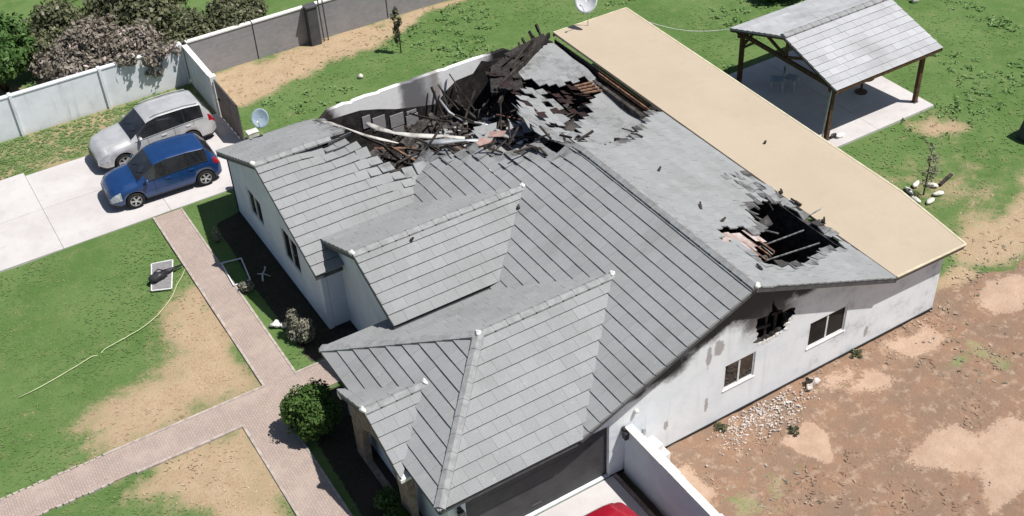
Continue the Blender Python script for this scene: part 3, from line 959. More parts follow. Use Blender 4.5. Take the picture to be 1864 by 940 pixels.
wall(house, 'gable_wall', [MT['gable'], MT['char']], 'y', [(7.85, 0), (25.04, 0), (25.04, 2.44), (22.6, 2.5), (17.1, 4.79), (11.7, 2.44), (7.85, 2.44)], [W1, W2, GD, GH], .18, 17.64, burnt=GH)
mb = MB()
mb.box(12.76, 25.03, 17.61, 17.638, -.08, .045)
mb.build('plinth', MT['trim'], house)
LA, LB = rect(32.4, 33.62, .95, 2.0), rect(29.3, 30.62, .93, 2.2)
wall(house, 'wing_wall', MT['white'], 'x', [(27.5, 0), (35.3, 0), (35.3, 2.44), (31.25, 4.16), (27.5, 2.55)], [LA, LB], .18, 8.95)
wall(house, 'wing_return_wall', MT['white'], 'y', [(9.14, 0), (9.9, 0), (9.9, 2.55), (9.14, 2.55)], [], .18, 27.5)
wall(house, 'entry_wall', MT['white'], 'x', [(23.55, 0), (27.95, 0), (27.95, 2.9), (25.6, 3.93), (23.55, 3.0)], [], .18, 9.66)
wall(house, 'garage_front_wall', MT['white'], 'x', [(17.84, 0), (23.8, 0), (23.8, 2.44), (17.84, 2.44)], [], .18, 7.86)
wall(house, 'garage_side_wall', MT['white'], 'y', [(8.05, 0), (9.9, 0), (9.9, 2.44), (8.05, 2.44)], [], .18, 23.6)
arch = [(19.55, 0.03)] + [(20.65 + 1.1 * math.cos(t), 1.0 + .95 * math.sin(t)) for t in np.linspace(math.pi, 0, 13)] + [(21.75, 0.03)]
wall(house, 'porch_wall', MT['curb'], 'x', [(18.95, 0), (22.35, 0), (22.35, 2.33), (20.65, 3.05), (18.95, 2.33)], [arch], .2, 7.42)
wall(house, 'north_wall', MT['north'], 'y', [(8.95, 0), (22.5, 0), (22.5, 2.45), (22.1, 2.62), (21.6, 2.5), (21.2, 2.72), (20.7, 2.6), (20.3, 2.84), (19.8, 2.83), (18.9, 2.86), (17.9, 2.85), (17.7, 2.82), (17.5, 2.86), (16.4, 2.85), (16.25, 2.8), (15.9, 2.85), (15.0, 2.84), (14.9, 2.8), (14.4, 2.85), (13.9, 2.83), (13.8, 2.77), (13.5, 2.84), (13.2, 2.8), (12.9, 2.8), (12.4, 2.42), (8.95, 2.38)], [], .18, 35.2)
wall(house, 'back_wall', MT['ash'], 'x', [(17.84, 0), (35.1, 0), (35.1, 2.2), (28.2, 2.2), (28.2, 2.58), (17.84, 2.58)], [], .18, 22.3)
wall(house, 'patio_side_wall', MT['white'], 'x', [(17.84, 0), (21.5, 0), (21.5, 2.35), (17.84, 2.4)], [], .15, 24.87)
low = [(11.5, .05), (22.2, .05), (22.2, 2.62), (21.5, 2.45), (20.9, 2.6), (20.2, 2.55), (19.5, 2.6), (19.25, 2.72), (18.85, 2.3), (18.1, 2.25), (17.7, 2.0), (17.35, 1.72), (17.1, 1.57), (16.3, 1.74), (15.5, 1.93), (14.8, 2.18), (14.1, 2.38), (13.1, 2.42), (12.4, 2.45), (11.5, 2.2)]
wall(house, 'charred_lower_wall', MT['char'], 'y', low, [], .03, 35.165)
for x0, x1, z0, z1 in ((15.2, 15.75, 1.22, 1.74), (15.85, 16.35, 1.05, 1.5), (14.5, 15.0, 1.35, 1.9), (15.25, 15.72, .9, 1.17), (15.9, 16.3, 1.56, 1.68), (14.1, 14.42, 1.6, 2.1)):
    mb = MB()
    mb.box(x0, x1, 35.13, 35.162, z0, z1)
    mb.build('bare_block_patch', MT['block'], house)
mb = MB()
mb.box(9.1, 22.3, 17.85, 35.15, -.05, .04)
mb.build('burned_floor', MT['char'], house)
for (x0, x1, y0, y1, h) in ((12.6, 12.72, 29.5, 35.1, 1.9), (17.9, 18.0, 31.5, 35.1, 1.5), (11.2, 22.2, 26.4, 26.5, 2.3), (16.0, 20.3, 18.3, 18.4, 3.2)):
    mb = MB()
    mb.box(x0, x1, y0, y1, .04, h)
    mb.build('inner_wall', MT['char'], house)

# frayed plaster along the lower lip of the burned opening
for i in range(len(GH)):
    a, b = GH[i], GH[(i + 1) % len(GH)]
    if (a[1] + b[1]) / 2 < 2.8 and a[0] > 17.8 and rnd.random() < .7:
        x, z = (a[0] + b[0]) / 2, (a[1] + b[1]) / 2
        m = MB()
        m.blob((x + rnd.uniform(-.03, .05), 17.64, z - rnd.uniform(.0, .08)), (rnd.uniform(.04, .12), .012, rnd.uniform(.03, .09)), i * 3, 5, 9, .4)
        m.build('frayed_plaster', MT['mortar'], house)

for x in (17.75, 18.15, 18.5, 18.85):
    m = MB()
    m.beam((x, 17.86, 2.1), (x + .02, 17.86, 3.7 - .43 * abs(x - 17.1) * .6), .05, .09)
    m.build('charred_stud', MT['charwood'], house)
for a, b in (((17.6, 17.82, 2.75), (18.3, 17.82, 2.6)), ((18.3, 17.8, 3.0), (18.95, 17.82, 2.85))):
    m = MB()
    m.beam(a, b, .04, .09)
    m.build('charred_stud', MT['charwood'], house)

# windows and doors
def window_y(x0, x1, z0, z1, y, broken=False):
    f = MB()
    t = .05
    for a in ((x0, x1, z0, z0 + t), (x0, x1, z1 - t, z1), (x0, x0 + t, z0 + t, z1 - t), (x1 - t, x1, z0 + t, z1 - t), ((x0 + x1) / 2 - .03, (x0 + x1) / 2 + .03, z0 + t, z1 - t)):
        f.box(a[0], a[1], y + .03, y + .08, a[2], a[3])
    o = f.build('window', MT['alu'], house)
    for a, b in ((x0 + t, (x0 + x1) / 2 - .03), ((x0 + x1) / 2 + .03, x1 - t)):
        p = MB()
        p.box(a, b, y + .05, y + .06, z0 + t, z1 - t)
        p.build('pane', MT['hole'] if broken else MT['glass'], o)
    s = MB()
    s.box(x0 - .03, x1 + .03, y - .022, y + .02, z0 - .04, z0 - .003)
    s.build('sill', MT['mortar'], o)
    return o
window_y(19.7, 21.15, 1.08, 2.05, 17.64, True)
window_y(16.6, 17.7, 1.12, 2.05, 17.64)
def window_x(y0, y1, z0, z1, x):
    f = MB()
    t = .06
    for a in ((y0, y1, z0, z0 + t), (y0, y1, z1 - t, z1), (y0, y0 + t, z0 + t, z1 - t), (y1 - t, y1, z0 + t, z1 - t), ((y0 + y1) / 2 - .035, (y0 + y1) / 2 + .035, z0 + t, z1 - t)):
        f.box(x + .02, x + .08, a[0], a[1], a[2], a[3])
    o = f.build('window', MT['alu'], house)
    for a, b in ((y0 + t, (y0 + y1) / 2 - .035), ((y0 + y1) / 2 + .035, y1 - t)):
        p = MB()
        p.box(x + .045, x + .055, a, b, z0 + t, z1 - t)
        p.build('pane', MT['glass'], o)
window_x(32.4, 33.62, .95, 2.0, 8.95)
window_x(29.3, 30.62, .93, 2.2, 8.95)
g = MB()
for k in range(4):
    g.box(8.36, 12.71, 17.74, 17.78, .065 + k * .49, .065 + k * .49 + .482)
gd = g.build('garage_door', MT['garage'], house)
g = MB()
g.box(10.3, 10.6, 17.72, 17.738, .3, .34)
g.build('handle', MT['metal'], gd)
for x, z in ((13.16, 1.62), (8.15, 1.72)):
    m = MB()
    m.box(x - .05, x + .05, 17.5, 17.638, z - .02, z + .12)
    m.prism([(x - .07, 17.42, z - .22), (x + .07, 17.42, z - .22), (x + .07, 17.56, z - .22), (x - .07, 17.56, z - .22)], [(x - .09, 17.4, z + .05), (x + .09, 17.4, z + .05), (x + .09, 17.58, z + .05), (x - .09, 17.58, z + .05)])
    m.build('wall_lamp', MT['black'], house, bevel=.01)
m = MB()
m.blob((13.55, 17.58, 2.13), (.07, .06, .07), 5, rough=.03)
m.build('flood_lamp', MT['mortar'], house, smooth=True)
# patio roof
pr_ = MB()
top = [(22.6, 17.28, 2.66), (25.45, 17.28, 2.58), (25.92, 20.3, 2.56), (26.3, 35.6, 2.62), (22.72, 35.5, 2.69)]
pr_.prism([(x, y, z - .1) for x, y, z in top], top)
pr_.build('patio_roof', MT['foam'], house)
pr_ = MB()
for a, b in zip(top[:-1], top[1:]):
    pr_.beam(Vector(a) + Vector((0, 0, .004)), Vector(b) + Vector((0, 0, .004)), .07, .02)
pr_.build('drip_edge', plain('pale_drip_edge_mat', (.6, .55, .4), (.5, .44, .31), 3, .6, .3), house)
pr_ = MB()
rim = [(22.6, 17.34, 2.66), (25.47, 17.34, 2.58), (25.95, 20.3, 2.56), (26.33, 35.63, 2.62), (22.72, 35.53, 2.69)]
for a, b in zip(rim[:-1], rim[1:]):
    pr_.beam(Vector(a) - Vector((0, 0, .13)), Vector(b) - Vector((0, 0, .13)), .03, .14)
pr_.build('fascia_board', MT['fascia'], house)
for y in (22.5, 26.7, 31, 35.2):
    m = MB()
    m.box(25.7, 25.85, y, y + .15, -.05, 2.5)
    m.build('patio_post', MT['white'], house)

# the part of the rear slope that came down in one sagging sheet
def bq(t):
    return max(0.0, 1 - t * t)
def sag(x, y):
    e = .1 + .36 * bq((y - 30.0) / 2.9) if x > 20 else .45
    e = e if x > 21.2 else .45 + (e - .45) * max(0, (x - 20) / 1.2)
    return bq((y - 30.6) / 4.95) ** .42 * (e + .75 * bq((x - 19.8) / 2.8))
SA = [(22.7, 35.5), (23.4, 35.2), (23.4, 32.7), (22.28, 32.15), (22.14, 32.59), (21.51, 32.47), (21.04, 32.5), (20.72, 32.75), (20.42, 32.85), (20.25, 33.14), (19.87, 33.29), (20.11, 33.97), (20.74, 34.29), (21.82, 35.01)]
SB = [(23.4, 32.7), (23.4, 29.0), (21.9, 28.1), (20.75, 26.9), (19.4, 25.8), (18.33, 25.35), (18.6, 26.4), (18.81, 27.14), (19.48, 28.94), (20.3, 30.2), (20.62, 30.35), (21.1, 30.79), (22.16, 31.79)]
SC = [(19.2, 32.2), (19.7, 33.0), (20.26, 32.59), (20.35, 31.6), (20.0, 30.7), (19.3, 29.2), (18.6, 27.6), (18.0, 26.5), (17.2, 26.6), (16.9, 27.6), (17.3, 29.0), (18.0, 30.6)]
def keepS(p):
    if inside(p, SA) or inside(p, SB):
        return True
    return inside(p, SC) and rnd.random() < .78
def warpSag(p):
    return Vector((0, 0, -sag(p.x, p.y) - .1 + .02 * math.sin(p.x * 4) * math.sin(p.y * 3.3) - (.25 * bq((p.y - 29) / 2.5) if inside(p, SC) else 0)))
for i_, (poly_, ph_) in enumerate(((SA, 1.0), (SB, 1.0), (SC, .86))):
    tiled_slope(house, 'sagging_roof_sheet', (22.5, 24.5, 2.58), (0, 1, 0), (-1, 0, PE), [(0, 0), (11, 0), (11, 5.85), (0, 5.85)], MT['tile'],
                keep=lambda p: inside(p, poly_) and rnd.random() < ph_, warp=warpSag, scorch=lambda p: max(near(SA[3:] + SA[:1], .5, .7)(p), near(SB[5:], .45, .62)(p), .47 + .1 * math.sin(p.x * 2.1 + p.y * 1.3), near(EY, .45, .95)(p)), seed=12 + i_, W=.36, E=.34, thick=.012, loose=(lambda p: .1) if i_ == 2 else None, depth=.015)
# blackened sheathing hanging under the torn band
ul = m_char('torn_underlay_mat', (.02, .013, .013), (.045, .026, .025), (.11, .08, .075), .4)
for i in range(11):
    for j in range(11):
        x, y = 18.7 + .33 * i, 30.2 + .34 * j
        if (inside((x, y), SA) or inside((x, y), SB)) or rnd.random() < .45:
            continue
        z = 4.9 - PE * (x - 17.1) - sag(x, y) - rnd.uniform(.2, .5)
        m = MB()
        m.add([(x, y, z), (x + .34, y, z - .13), (x + .34, y + .34, z - .1 + rnd.uniform(-.08, .08)), (x, y + .34, z + rnd.uniform(-.05, .05))], [[0, 1, 2, 3]])
        m.build('torn_underlay', ul, house)
wall(house, 'singed_eave_board', MT['char'], 'x', [(32.3, 1.5), (35.3, 1.5), (35.3, 2.5), (32.3, 2.53)], [], .03, 22.62)
wall(house, 'singed_eave_board', plain('dark_singed_mat', (.13, .075, .045), (.05, .03, .024), 5, .9, .15), 'x', [(27.8, 1.5), (32.29, 1.5), (32.29, 2.53), (27.8, 2.52)], [], .03, 22.62)
# exposed boards between the sheet and the patio roof
for a, b, wd, hh in (((22.56, 28.3, 2.36), (22.56, 32.2, 2.4), .05, .14), ((22.5, 28.4, 2.2), (22.5, 31.6, 2.18), .07, .07)):
    m = MB()
    m.beam(a, b, wd, hh)
    m.build('eave_beam', MT['brownwood'], house)
for k in range(4):
    m = MB()
    y = 31.55 + k * .2
    m.beam((22.25, y, 2.14 + .02 * k), (21.35, y - .12, 2.38), .09, .04)
    m.build('exposed_batten', MT['brownwood'], house)
# torn decking beside the second hole, with its battens, and bent truss bars inside
m = MB()
for i in range(9):
    a = 17.95 + i * .19
    if i == 6:
        continue
    y0, y1 = 18.7 + .13 * i + rnd.uniform(-.1, .1), 20.25 + rnd.uniform(-.1, .1)
    z = 4.9 - PE * (a - 17.1) - .1
    m.add([(a, y0, z), (a + .178, y0, z - .07), (a + .178, y1, z - .07), (a, y1, z)], [[0, 1, 2, 3]])
m.build('torn_decking', plain('pale_deck_mat', (.5, .43, .41), (.33, .25, .22), 3, .9, .2), house)
for i in range(3):
    m = MB()
    a = 18.75 + i * .34
    z = 4.9 - PE * (a - 17.1) - .12
    m.beam((a, 18.7 + .2 * i, z), (a, 19.7 + .1 * i, z - .02), .05, .08)
    m.build('exposed_batten', MT['brownwood'], house)
for a, b in (((20.1, 20.42, 2.85), (22.1, 20.6, 2.5)), ((19.8, 19.83, 2.85), (22.1, 19.9, 2.45)), ((20.17, 20.75, 2.95), (20.29, 20.0, 2.75)), ((20.79, 21.1, 2.8), (21.5, 21.05, 2.35)), ((19.5, 20.1, 3.0), (20.2, 19.97, 2.75)), ((20.2, 20.4, 2.75), (20.7, 20.55, 2.0)), ((19.9, 20.6, 3.1), (19.75, 19.6, 2.6))):
    m = MB()
    m.beam(a, b, .03, .035)
    m.build('truss_bar', MT['bar'], house)
# remaining rafters of the burned end, each a part
def rafter(a, b, w_=.07, h=.13, mat='charwood', name='charred_rafter', roll=0.0):
    m = MB()
    a, b = Vector(a), Vector(b)
    k = 4
    pts = [a.lerp(b, i / k) + Vector((rnd.gauss(0, .012), rnd.gauss(0, .012), rnd.gauss(0, .012) - .04 * math.sin(math.pi * i / k))) for i in range(k + 1)]
    for i in range(k):
        tp = 1 - .3 * rnd.random()
        m.beam(pts[i], pts[i + 1], w_ * tp, h * tp, roll)
    return m.build(name, MT[mat], house)
inn = [(19.5, 32.6), (19.8, 33.2), (20.05, 33.9), (20.7, 34.25), (21.3, 34.65), (21.85, 35.0), (22.3, 35.2)]
out_ = [(18.3, 32.9), (18.7, 33.7), (19.3, 34.5), (20.1, 35.0), (20.9, 35.25), (21.5, 35.35), (22.2, 35.42)]
m = MB()
for i in range(len(inn) - 1):
    a, b, c, d = inn[i], inn[i + 1], out_[i + 1], out_[i]
    j = lambda: rnd.uniform(-.09, .09)
    for t0, t1 in ((0, .3), (.3, .62), (.62, 1)):
        mixp = lambda p, q_, t: (p[0] + (q_[0] - p[0]) * t + j() * .5, p[1] + (q_[1] - p[1]) * t + j() * .5, 2.62 + .16 * t + j())
        m.add([mixp(a, d, t0), mixp(b, c, t0), mixp(b, c, t1), mixp(a, d, t1)], [[0, 1, 2, 3]])
m.build('charred_sheathing', MT['char'], house)
for k in range(9):            # jack rafters standing along the black north-east corner
    t = k / 8
    p = Vector((18.7, 33.3, 2.5)).lerp(Vector((22.2, 35.25, 2.55)), t)
    rafter(p + Vector((0, 0, -.2)), p + Vector((.12, .75 + .3 * rnd.random(), .12 + .25 * rnd.random())), .08, .16, roll=rnd.uniform(-.6, .6))
rafter((18.5, 32.9, 2.75), (22.4, 35.35, 2.72), .1, .24)
rafter((18.75, 33.5, 2.6), (21.6, 35.2, 2.85), .08, .2)
rafter((18.3, 32.4, 2.5), (20.2, 34.2, 2.7), .1, .22)
for k in range(16):           # broken rafter ends sticking out from under the front slope
    x = 12.8 + k * .28
    y = np.interp(x, [12.9, 14.2, 15, 15.6, 16.5, 17.1], [29.7, 29.8, 28.6, 27.9, 26.9, 26.2])
    z = min(zf(x), 4.3) - .2
    rafter((x - .1, y - .6, z - .05), (x + rnd.uniform(-.2, .35), y + rnd.uniform(.3, 1.2), z - rnd.uniform(.25, .8)), .05, .1, roll=rnd.uniform(-.4, .4))
for k in range(14):           # snapped pieces leaning across the opening
    x, y = rnd.uniform(13.6, 19), rnd.uniform(30.6, 33.6)
    an = rnd.uniform(0, 3.14)
    l = rnd.uniform(.8, 1.9)
    rafter((x, y, rnd.uniform(1.5, 2.2)), (x + l * math.cos(an), y + l * math.sin(an), rnd.uniform(1.6, 2.9)), .05, .09)

q = random.Random(77)
for k in range(22):
    i = q.randrange(len(BREAK_F) - 1)
    t = q.random()
    x = BREAK_F[i][0] + (BREAK_F[i + 1][0] - BREAK_F[i][0]) * t + q.gauss(0, .2)
    y = BREAK_F[i][1] + (BREAK_F[i + 1][1] - BREAK_F[i][1]) * t - q.uniform(-.25, .3)
    z = zf(min(x, 17.1)) + .06
    an, l = q.uniform(0, 6.28), q.uniform(.3, .9)
    m = MB()
    m.beam((x, y, z - .05), (x + l * math.cos(an), y + l * math.sin(an), z + q.uniform(-.15, .2) + PF * .5 * l * math.cos(an)), q.uniform(.03, .06), q.uniform(.04, .08), q.uniform(0, 3))
    tag(m.build('charred_timber', MT['charwood']), 'short charred splinter lying on the broken upper edge of the front roof slope', 'timber', 'charred splinters on the front slope edge')

for k in range(8):
    i = 2 + q.randrange(len(EY) - 3)
    t = q.random()
    x, y = EY[i][0] + (EY[i + 1][0] - EY[i][0]) * t, EY[i][1] + (EY[i + 1][1] - EY[i][1]) * t + q.uniform(-.1, .15)
    z = 4.9 - PE * (x - 17.1) + .04
    an, l = q.uniform(0, 6.28), q.uniform(.12, .4)
    m = MB()
    m.beam((x, y, z), (x + l * math.cos(an), y + l * math.sin(an), z - PE * l * math.cos(an) + .02), q.uniform(.04, .09), .03)
    tag(m.build('charred_scrap', MT['charwood']), 'small charred scrap along the torn edge where the rear slope meets the sagging sheet', 'scrap', 'charred scraps on the rear slope edge')

for k in range(5):            # burned lengths still leaning on the north wall
    x = 16.9 + k * .3 + rnd.uniform(-.1, .1)
    rafter((x, 34.1 + rnd.uniform(-.2, .3), 1.5 + rnd.uniform(-.2, .3)), (x + rnd.uniform(-.5, .6), 35.1, rnd.uniform(1.9, 2.75)), .05, .09, roll=rnd.uniform(-1, 1))

# bent pale flashing torn from the eave
def strip_sheet(name, pts, wd, mat, parent=None, curl=.5):
    m = MB()
    pts = [Vector(p) for p in pts]
    n, k = len(pts), 5
    vs = []
    for i, p in enumerate(pts):
        d = (pts[min(i + 1, n - 1)] - pts[max(i - 1, 0)]).normalized()
        side = d.cross(Vector((0, 0, 1))).normalized()
        for j in range(k):
            a = (j / (k - 1) - .5) * math.pi * curl
            ww = wd * (1 - .55 * abs(i / (n - 1) - .4)) * (1 + .22 * math.sin(i * 2.3))
            vs.append(p + side * math.sin(a) * ww + Vector((0, 0, (math.cos(a) - 1) * ww + .02 * math.sin(i * 1.9 + j))))
    m.add(vs, [[i * k + j, (i + 1) * k + j, (i + 1) * k + j + 1, i * k + j + 1] for i in range(n - 1) for j in range(k - 1)])
    o = m.build(name, mat, parent, smooth=True)
    s = o.modifiers.new('thickness', 'SOLIDIFY')
    s.thickness = .012
    return o
palemetal = plain('scorched_flashing_mat', (.56, .54, .5), (.2, .18, .165), 1.8, .8, .2, lo=.4, hi=.66)
tag(strip_sheet('bent_flashing', [(13.6, 33.5, 2.9), (13.75, 32.9, 2.95), (14.05, 32.3, 2.97), (14.5, 31.8, 2.98), (15.0, 31.35, 2.98), (15.4, 31.0, 3.0), (15.9, 30.6, 2.95)], .2, palemetal, None, .45),
    'wide curled cream metal flashing bent across the burned opening', 'metal flashing')
tag(strip_sheet('bent_flashing', [(12.2, 34.75, 2.9), (12.5, 34.2, 2.95), (12.85, 33.4, 2.98), (13.15, 32.8, 2.95), (13.5, 32.2, 2.95), (13.9, 31.7, 2.9)], .11, palemetal, None, .4),
    'thin ragged cream metal strip lying along the broken edge of the left wing roof', 'metal flashing')
tag(strip_sheet('bent_flashing', [(14.6, 31.1, 3.0), (15.2, 30.75, 3.05), (15.8, 30.4, 3.02), (16.4, 30.0, 3.0)], .16, MT['galv'], None, .7),
    'grey metal sheet folded beside the curled cream flashing', 'metal flashing')
tag(strip_sheet('bent_pipe', [(16.9, 34.3, 2.3), (17.0, 33.8, 2.0), (17.2, 33.2, 1.85), (17.6, 32.6, 1.9), (18.0, 32.2, 1.8)], .05, MT['galv'], None, 1.6),
    'thin bent grey conduit curving down into the rubble', 'conduit')

# rubble in the opened rooms
def rubble():
    xs, ys = np.arange(11.6, 22.35, .12), np.arange(26.7, 35.16, .12)
    X, Y = np.meshgrid(xs, ys, indexing='ij')
    Z = .75 + 1.25 * np.clip((34.0 - Y) / 3.2, 0, 1) + (vnoise(X, Y, .8, 61) - .5) * .9 + (vnoise(X, Y, 2.6, 62) - .5) * .5 + (vnoise(X, Y, 6, 63) - .5) * .25
    Z = np.minimum(Z, 4.9 - PE * np.abs(X - 17.1) - 1.4)
    Z = np.maximum(Z, .3)
    nx, ny = X.shape
    idx = np.arange(nx * ny).reshape(nx, ny)
    f = np.stack([idx[:-1, :-1], idx[1:, :-1], idx[1:, 1:], idx[:-1, 1:]], -1).reshape(-1, 4)
    struct(mesh_np('charred_rubble', np.stack([X, Y, Z], -1).reshape(-1, 3), f, None, MT['ash']), 'stuff')
    return lambda x, y: float(Z[int(np.clip((x - 11.6) / .12, 0, nx - 1)), int(np.clip((y - 26.7) / .12, 0, ny - 1))])
zr = rubble()
q = random.Random(19)
for k in range(85):
    x, y = q.uniform(13.2, 19.9), q.uniform(29.4, 34.8)
    z = zr(x, y) + q.uniform(.05, .3)
    an, l, el = q.uniform(0, 6.28), q.uniform(.5, 1.7), q.uniform(-.15, .45)
    m = MB()
    b = Vector((x + l * math.cos(an), min(y + l * math.sin(an), 35.0), z + l * math.sin(el)))
    m.beam((x, y, z), b, q.uniform(.035, .07), q.uniform(.05, .11), q.uniform(0, 3))
    tag(m.build('charred_timber', MT['charwood'] if q.random() < .8 else MT['brownwood']), 'charred broken roof timber lying in the rubble of the burned rooms', 'timber', 'charred timbers in the burned rooms')
for k in range(120):
    x, y = q.uniform(14.0, 20.0), q.uniform(29.2, 34.2)
    if x < 16.3 and q.random() < .6:
        x += 2.6
    z = zr(x, y) + q.uniform(.06, .3)
    m = MB()
    an, t1, t2 = q.uniform(0, 6.28), q.gauss(0, .35), q.gauss(0, .35)
    n_ = q.choice((4, 5))
    ring = []
    for i in range(n_):
        th = an + 6.283 * i / n_ + q.uniform(-.3, .3)
        rr = q.uniform(.08, .27)
        dx, dy = rr * math.cos(th), rr * math.sin(th)
        ring.append(Vector((x + dx, y + dy, z + dx * t1 + dy * t2)))
    m.prism(ring, [p + Vector((0, 0, .025)) for p in ring], q.uniform(.3, 1), q.choice((0, 0, 0, .35)))
    tag(m.build('fallen_tile_piece', MT['tile'] if q.random() < .8 else MT['mortar']), 'pale broken piece of roof tile or board fallen into the burned rooms', 'tile piece', 'fallen roof pieces in the burned rooms')
for k in range(16):
    x, y = q.uniform(16.6, 19.6), q.uniform(29.6, 32.4)
    z = zr(x, y) + q.uniform(.15, .5)
    an, t1, t2, l, w_ = q.uniform(0, 3.14), q.gauss(-.1, .3), q.gauss(0, .3), q.uniform(.25, .5), q.uniform(.15, .3)
    ring = []
    for a_, b_ in ((-1, -1), (-.1, -1.15), (1, -.8), (.8, .1), (1.05, .9), (.2, .8), (-.2, 1.1), (-.9, .85)):
        a_, b_ = a_ * l * q.uniform(.8, 1.1), b_ * w_ * q.uniform(.75, 1.15)
        dx, dy = a_ * math.cos(an) - b_ * math.sin(an), a_ * math.sin(an) + b_ * math.cos(an)
        ring.append(Vector((x + dx, y + dy, z + dx * t1 + dy * t2)))
    m = MB()
    m.prism(ring, [p + Vector((0, 0, .03)) for p in ring], q.uniform(.5, 1), q.choice((0, 0, .35, .5)))
    tag(m.build('fallen_roof_chunk', MT['tile']), 'large pale grey slab of broken roof slumped in the rubble below the sagging sheet', 'roof chunk', 'fallen roof slabs below the sagging sheet')
for i, (c, an, l, lab) in enumerate((((15.75, 29.1, 3.55), .5, .8, 'large pinkish board slumped on the broken edge of the front roof slope'), ((16.9, 30.2, 2.9), 2.3, .6, 'small pinkish board standing in the rubble beyond the front roof slope'))):
    m = MB()
    dx, dy = math.cos(an), math.sin(an)
    c = Vector(c)
    a, b = Vector((dx, dy, -.15)) * l * .5, Vector((-dy, dx, .05)) * .22
    ring = [c - a - b, c + a - b * .7, c + a * .8 + b, c - a + b * .9]
    m.prism(ring, [p + Vector((0, 0, .03)) for p in ring])
    tag(m.build('scorched_board', MT['terracotta']), lab, 'board')
# loose bits on the roofs
for i, (x, y, z, l, an, lab) in enumerate(((18.98, 23.85, 4.16, .2, .6, 'small dark charred scrap on the smooth upper part of the rear slope'),
                                           (18.7, 21.52, 4.28, .3, 1.0, 'dark charred scrap on the rear slope between the ridge and the roof hole'),
                                           (18.85, 20.68, 4.22, .2, .2, 'small dark scrap at the upper corner of the torn decking'),
                                           (17.95, 18.12, 4.6, .22, 1.5, 'dark scrap standing on the rear slope near the gable peak'),
                                           (22.66, 21.6, 2.72, .4, 1.75, 'dark board end lying on the tan roof edge beside the roof hole'),
                                           (22.85, 20.9, 2.71, .55, .05, 'thin grey stick lying on the tan roof beside the roof hole'),
                                           (22.72, 20.42, 2.72, .2, .8, 'small burnt chip on the tan roof below the thin stick'),
                                           (22.68, 22.3, 2.72, .16, 1.1, 'small burnt chip on the tan roof above the board end'),
                                           (24.2, 24.8, 2.67, .09, .4, 'tiny brown chip alone in the middle of the tan roof'),
                                           (11.15, 25.3, 4.0, .1, .4, 'tiny dark chip on the entry gable roof below its ridge'),
                                           (14.6, 25.0, 3.9, .12, 1.2, 'tiny dark chip in the valley at the far end of the entry gable roof'))):
    m = MB()
    d = Vector((math.cos(an), math.sin(an), 0)) * l / 2
    c = Vector((x, y, z))
    tk = .3 if i == 5 else 1
    m.beam(c - d, c + d * .2 + Vector((0, 0, .03)), .07 * tk, .06 * tk)
    m.beam(c + d * .2 + Vector((0, 0, .03)), c + d + Vector((.03, .03, .02)), .05 * tk, .04 * tk)
    tag(m.build('burnt_scrap', MT['galv'] if i == 5 else MT['charwood']), lab, 'scrap')

# ------------------------------------------------------------------ walls and gate round the plot
def grime_wall(name, c):
    k = NT(name)
    a = k.noise(1.0, 6, .65)
    st = k.noise(1.0, 6, .65, vec=k.mapping((3.5, 3.5, .35)))
    cc = k.mix(k.ramp(a, .38, .7), c, tuple(x * .86 for x in c))
    cc = k.mix(k.ramp(st, .52, .74, 0, .55), cc, (.36, .4, .43))
    z = k.sep()[2]
    cc = k.mix(k.ramp(k.math('ADD', z, k.math('MULTIPLY', a, .5)), .42, .15, 0, .4), cc, (.42, .36, .29))
    return k.done(cc, .85, .2, k.noise(18, 4), .15, .01)
MT['fencewhite'] = grime_wall('white_plaster_fence_mat', (.77, .795, .84))
bw = thing('boundary_wall', 'long white plastered boundary wall along the driveway, in bays between slim pilasters', 'wall', (4, 45.2, 0), world=True)
piers = [-30, -7.2, -3.6, 0.0, 3.68, 7.22, 10.62]
for a, b in zip(piers[:-1], piers[1:]):
    m = MB()
    m.box(a + .06, b - .06, 45.2, 45.36, -.1, 1.74)
    m.build('wall_panel', MT['fencewhite'], bw)
    m = MB()
    m.box(a + .06, b - .06, 45.17, 45.39, 1.742, 1.79)
    m.build('coping', MT['fencewhite'], bw)
for a in piers[1:]:
    m = MB()
    m.box(a - .055, a + .055, 45.13, 45.42, -.1, 1.83)
    m.build('pilaster', MT['fencewhite'], bw)
sw = thing('side_wall', 'short white wall running from the boundary wall corner towards the house, beside the silver car', 'wall', (10.75, 43.6, 0), world=True)
m = MB()
m.box(10.7, 10.84, 42.1, 45.12, -.1, 1.72)
m.build('wall_panel', MT['fencewhite'], sw)
m = MB()
m.box(10.66, 10.88, 42.0, 45.12, 1.722, 1.77)
m.build('coping', MT['mortar'], sw)
m = MB()
m.box(10.64, 10.9, 41.74, 41.98, -.1, 1.85)
m.build('pilaster', MT['mortar'], sw)
gt = thing('side_gate', 'brown grey sheet metal gate between the short white wall and the house', 'gate', (10.77, 40.6, 0), world=True)
m = MB()
for k in range(12):
    y = 39.35 + k * .195
    m.box(10.75, 10.775 + .012 * (k % 2), y, y + .193, .06, 1.68)
m.build('gate_panel', MT['gate'], gt)
m = MB()
m.box(10.74, 10.8, 39.3, 41.7, 1.685, 1.74)
m.box(10.74, 10.8, 39.25, 39.345, 0, 1.74)
m.build('gate_frame', MT['metal'], gt)
m = MB()
m.box(10.68, 10.735, 41.3, 41.5, .95, 1.0)
m.build('latch', MT['metal'], gt)

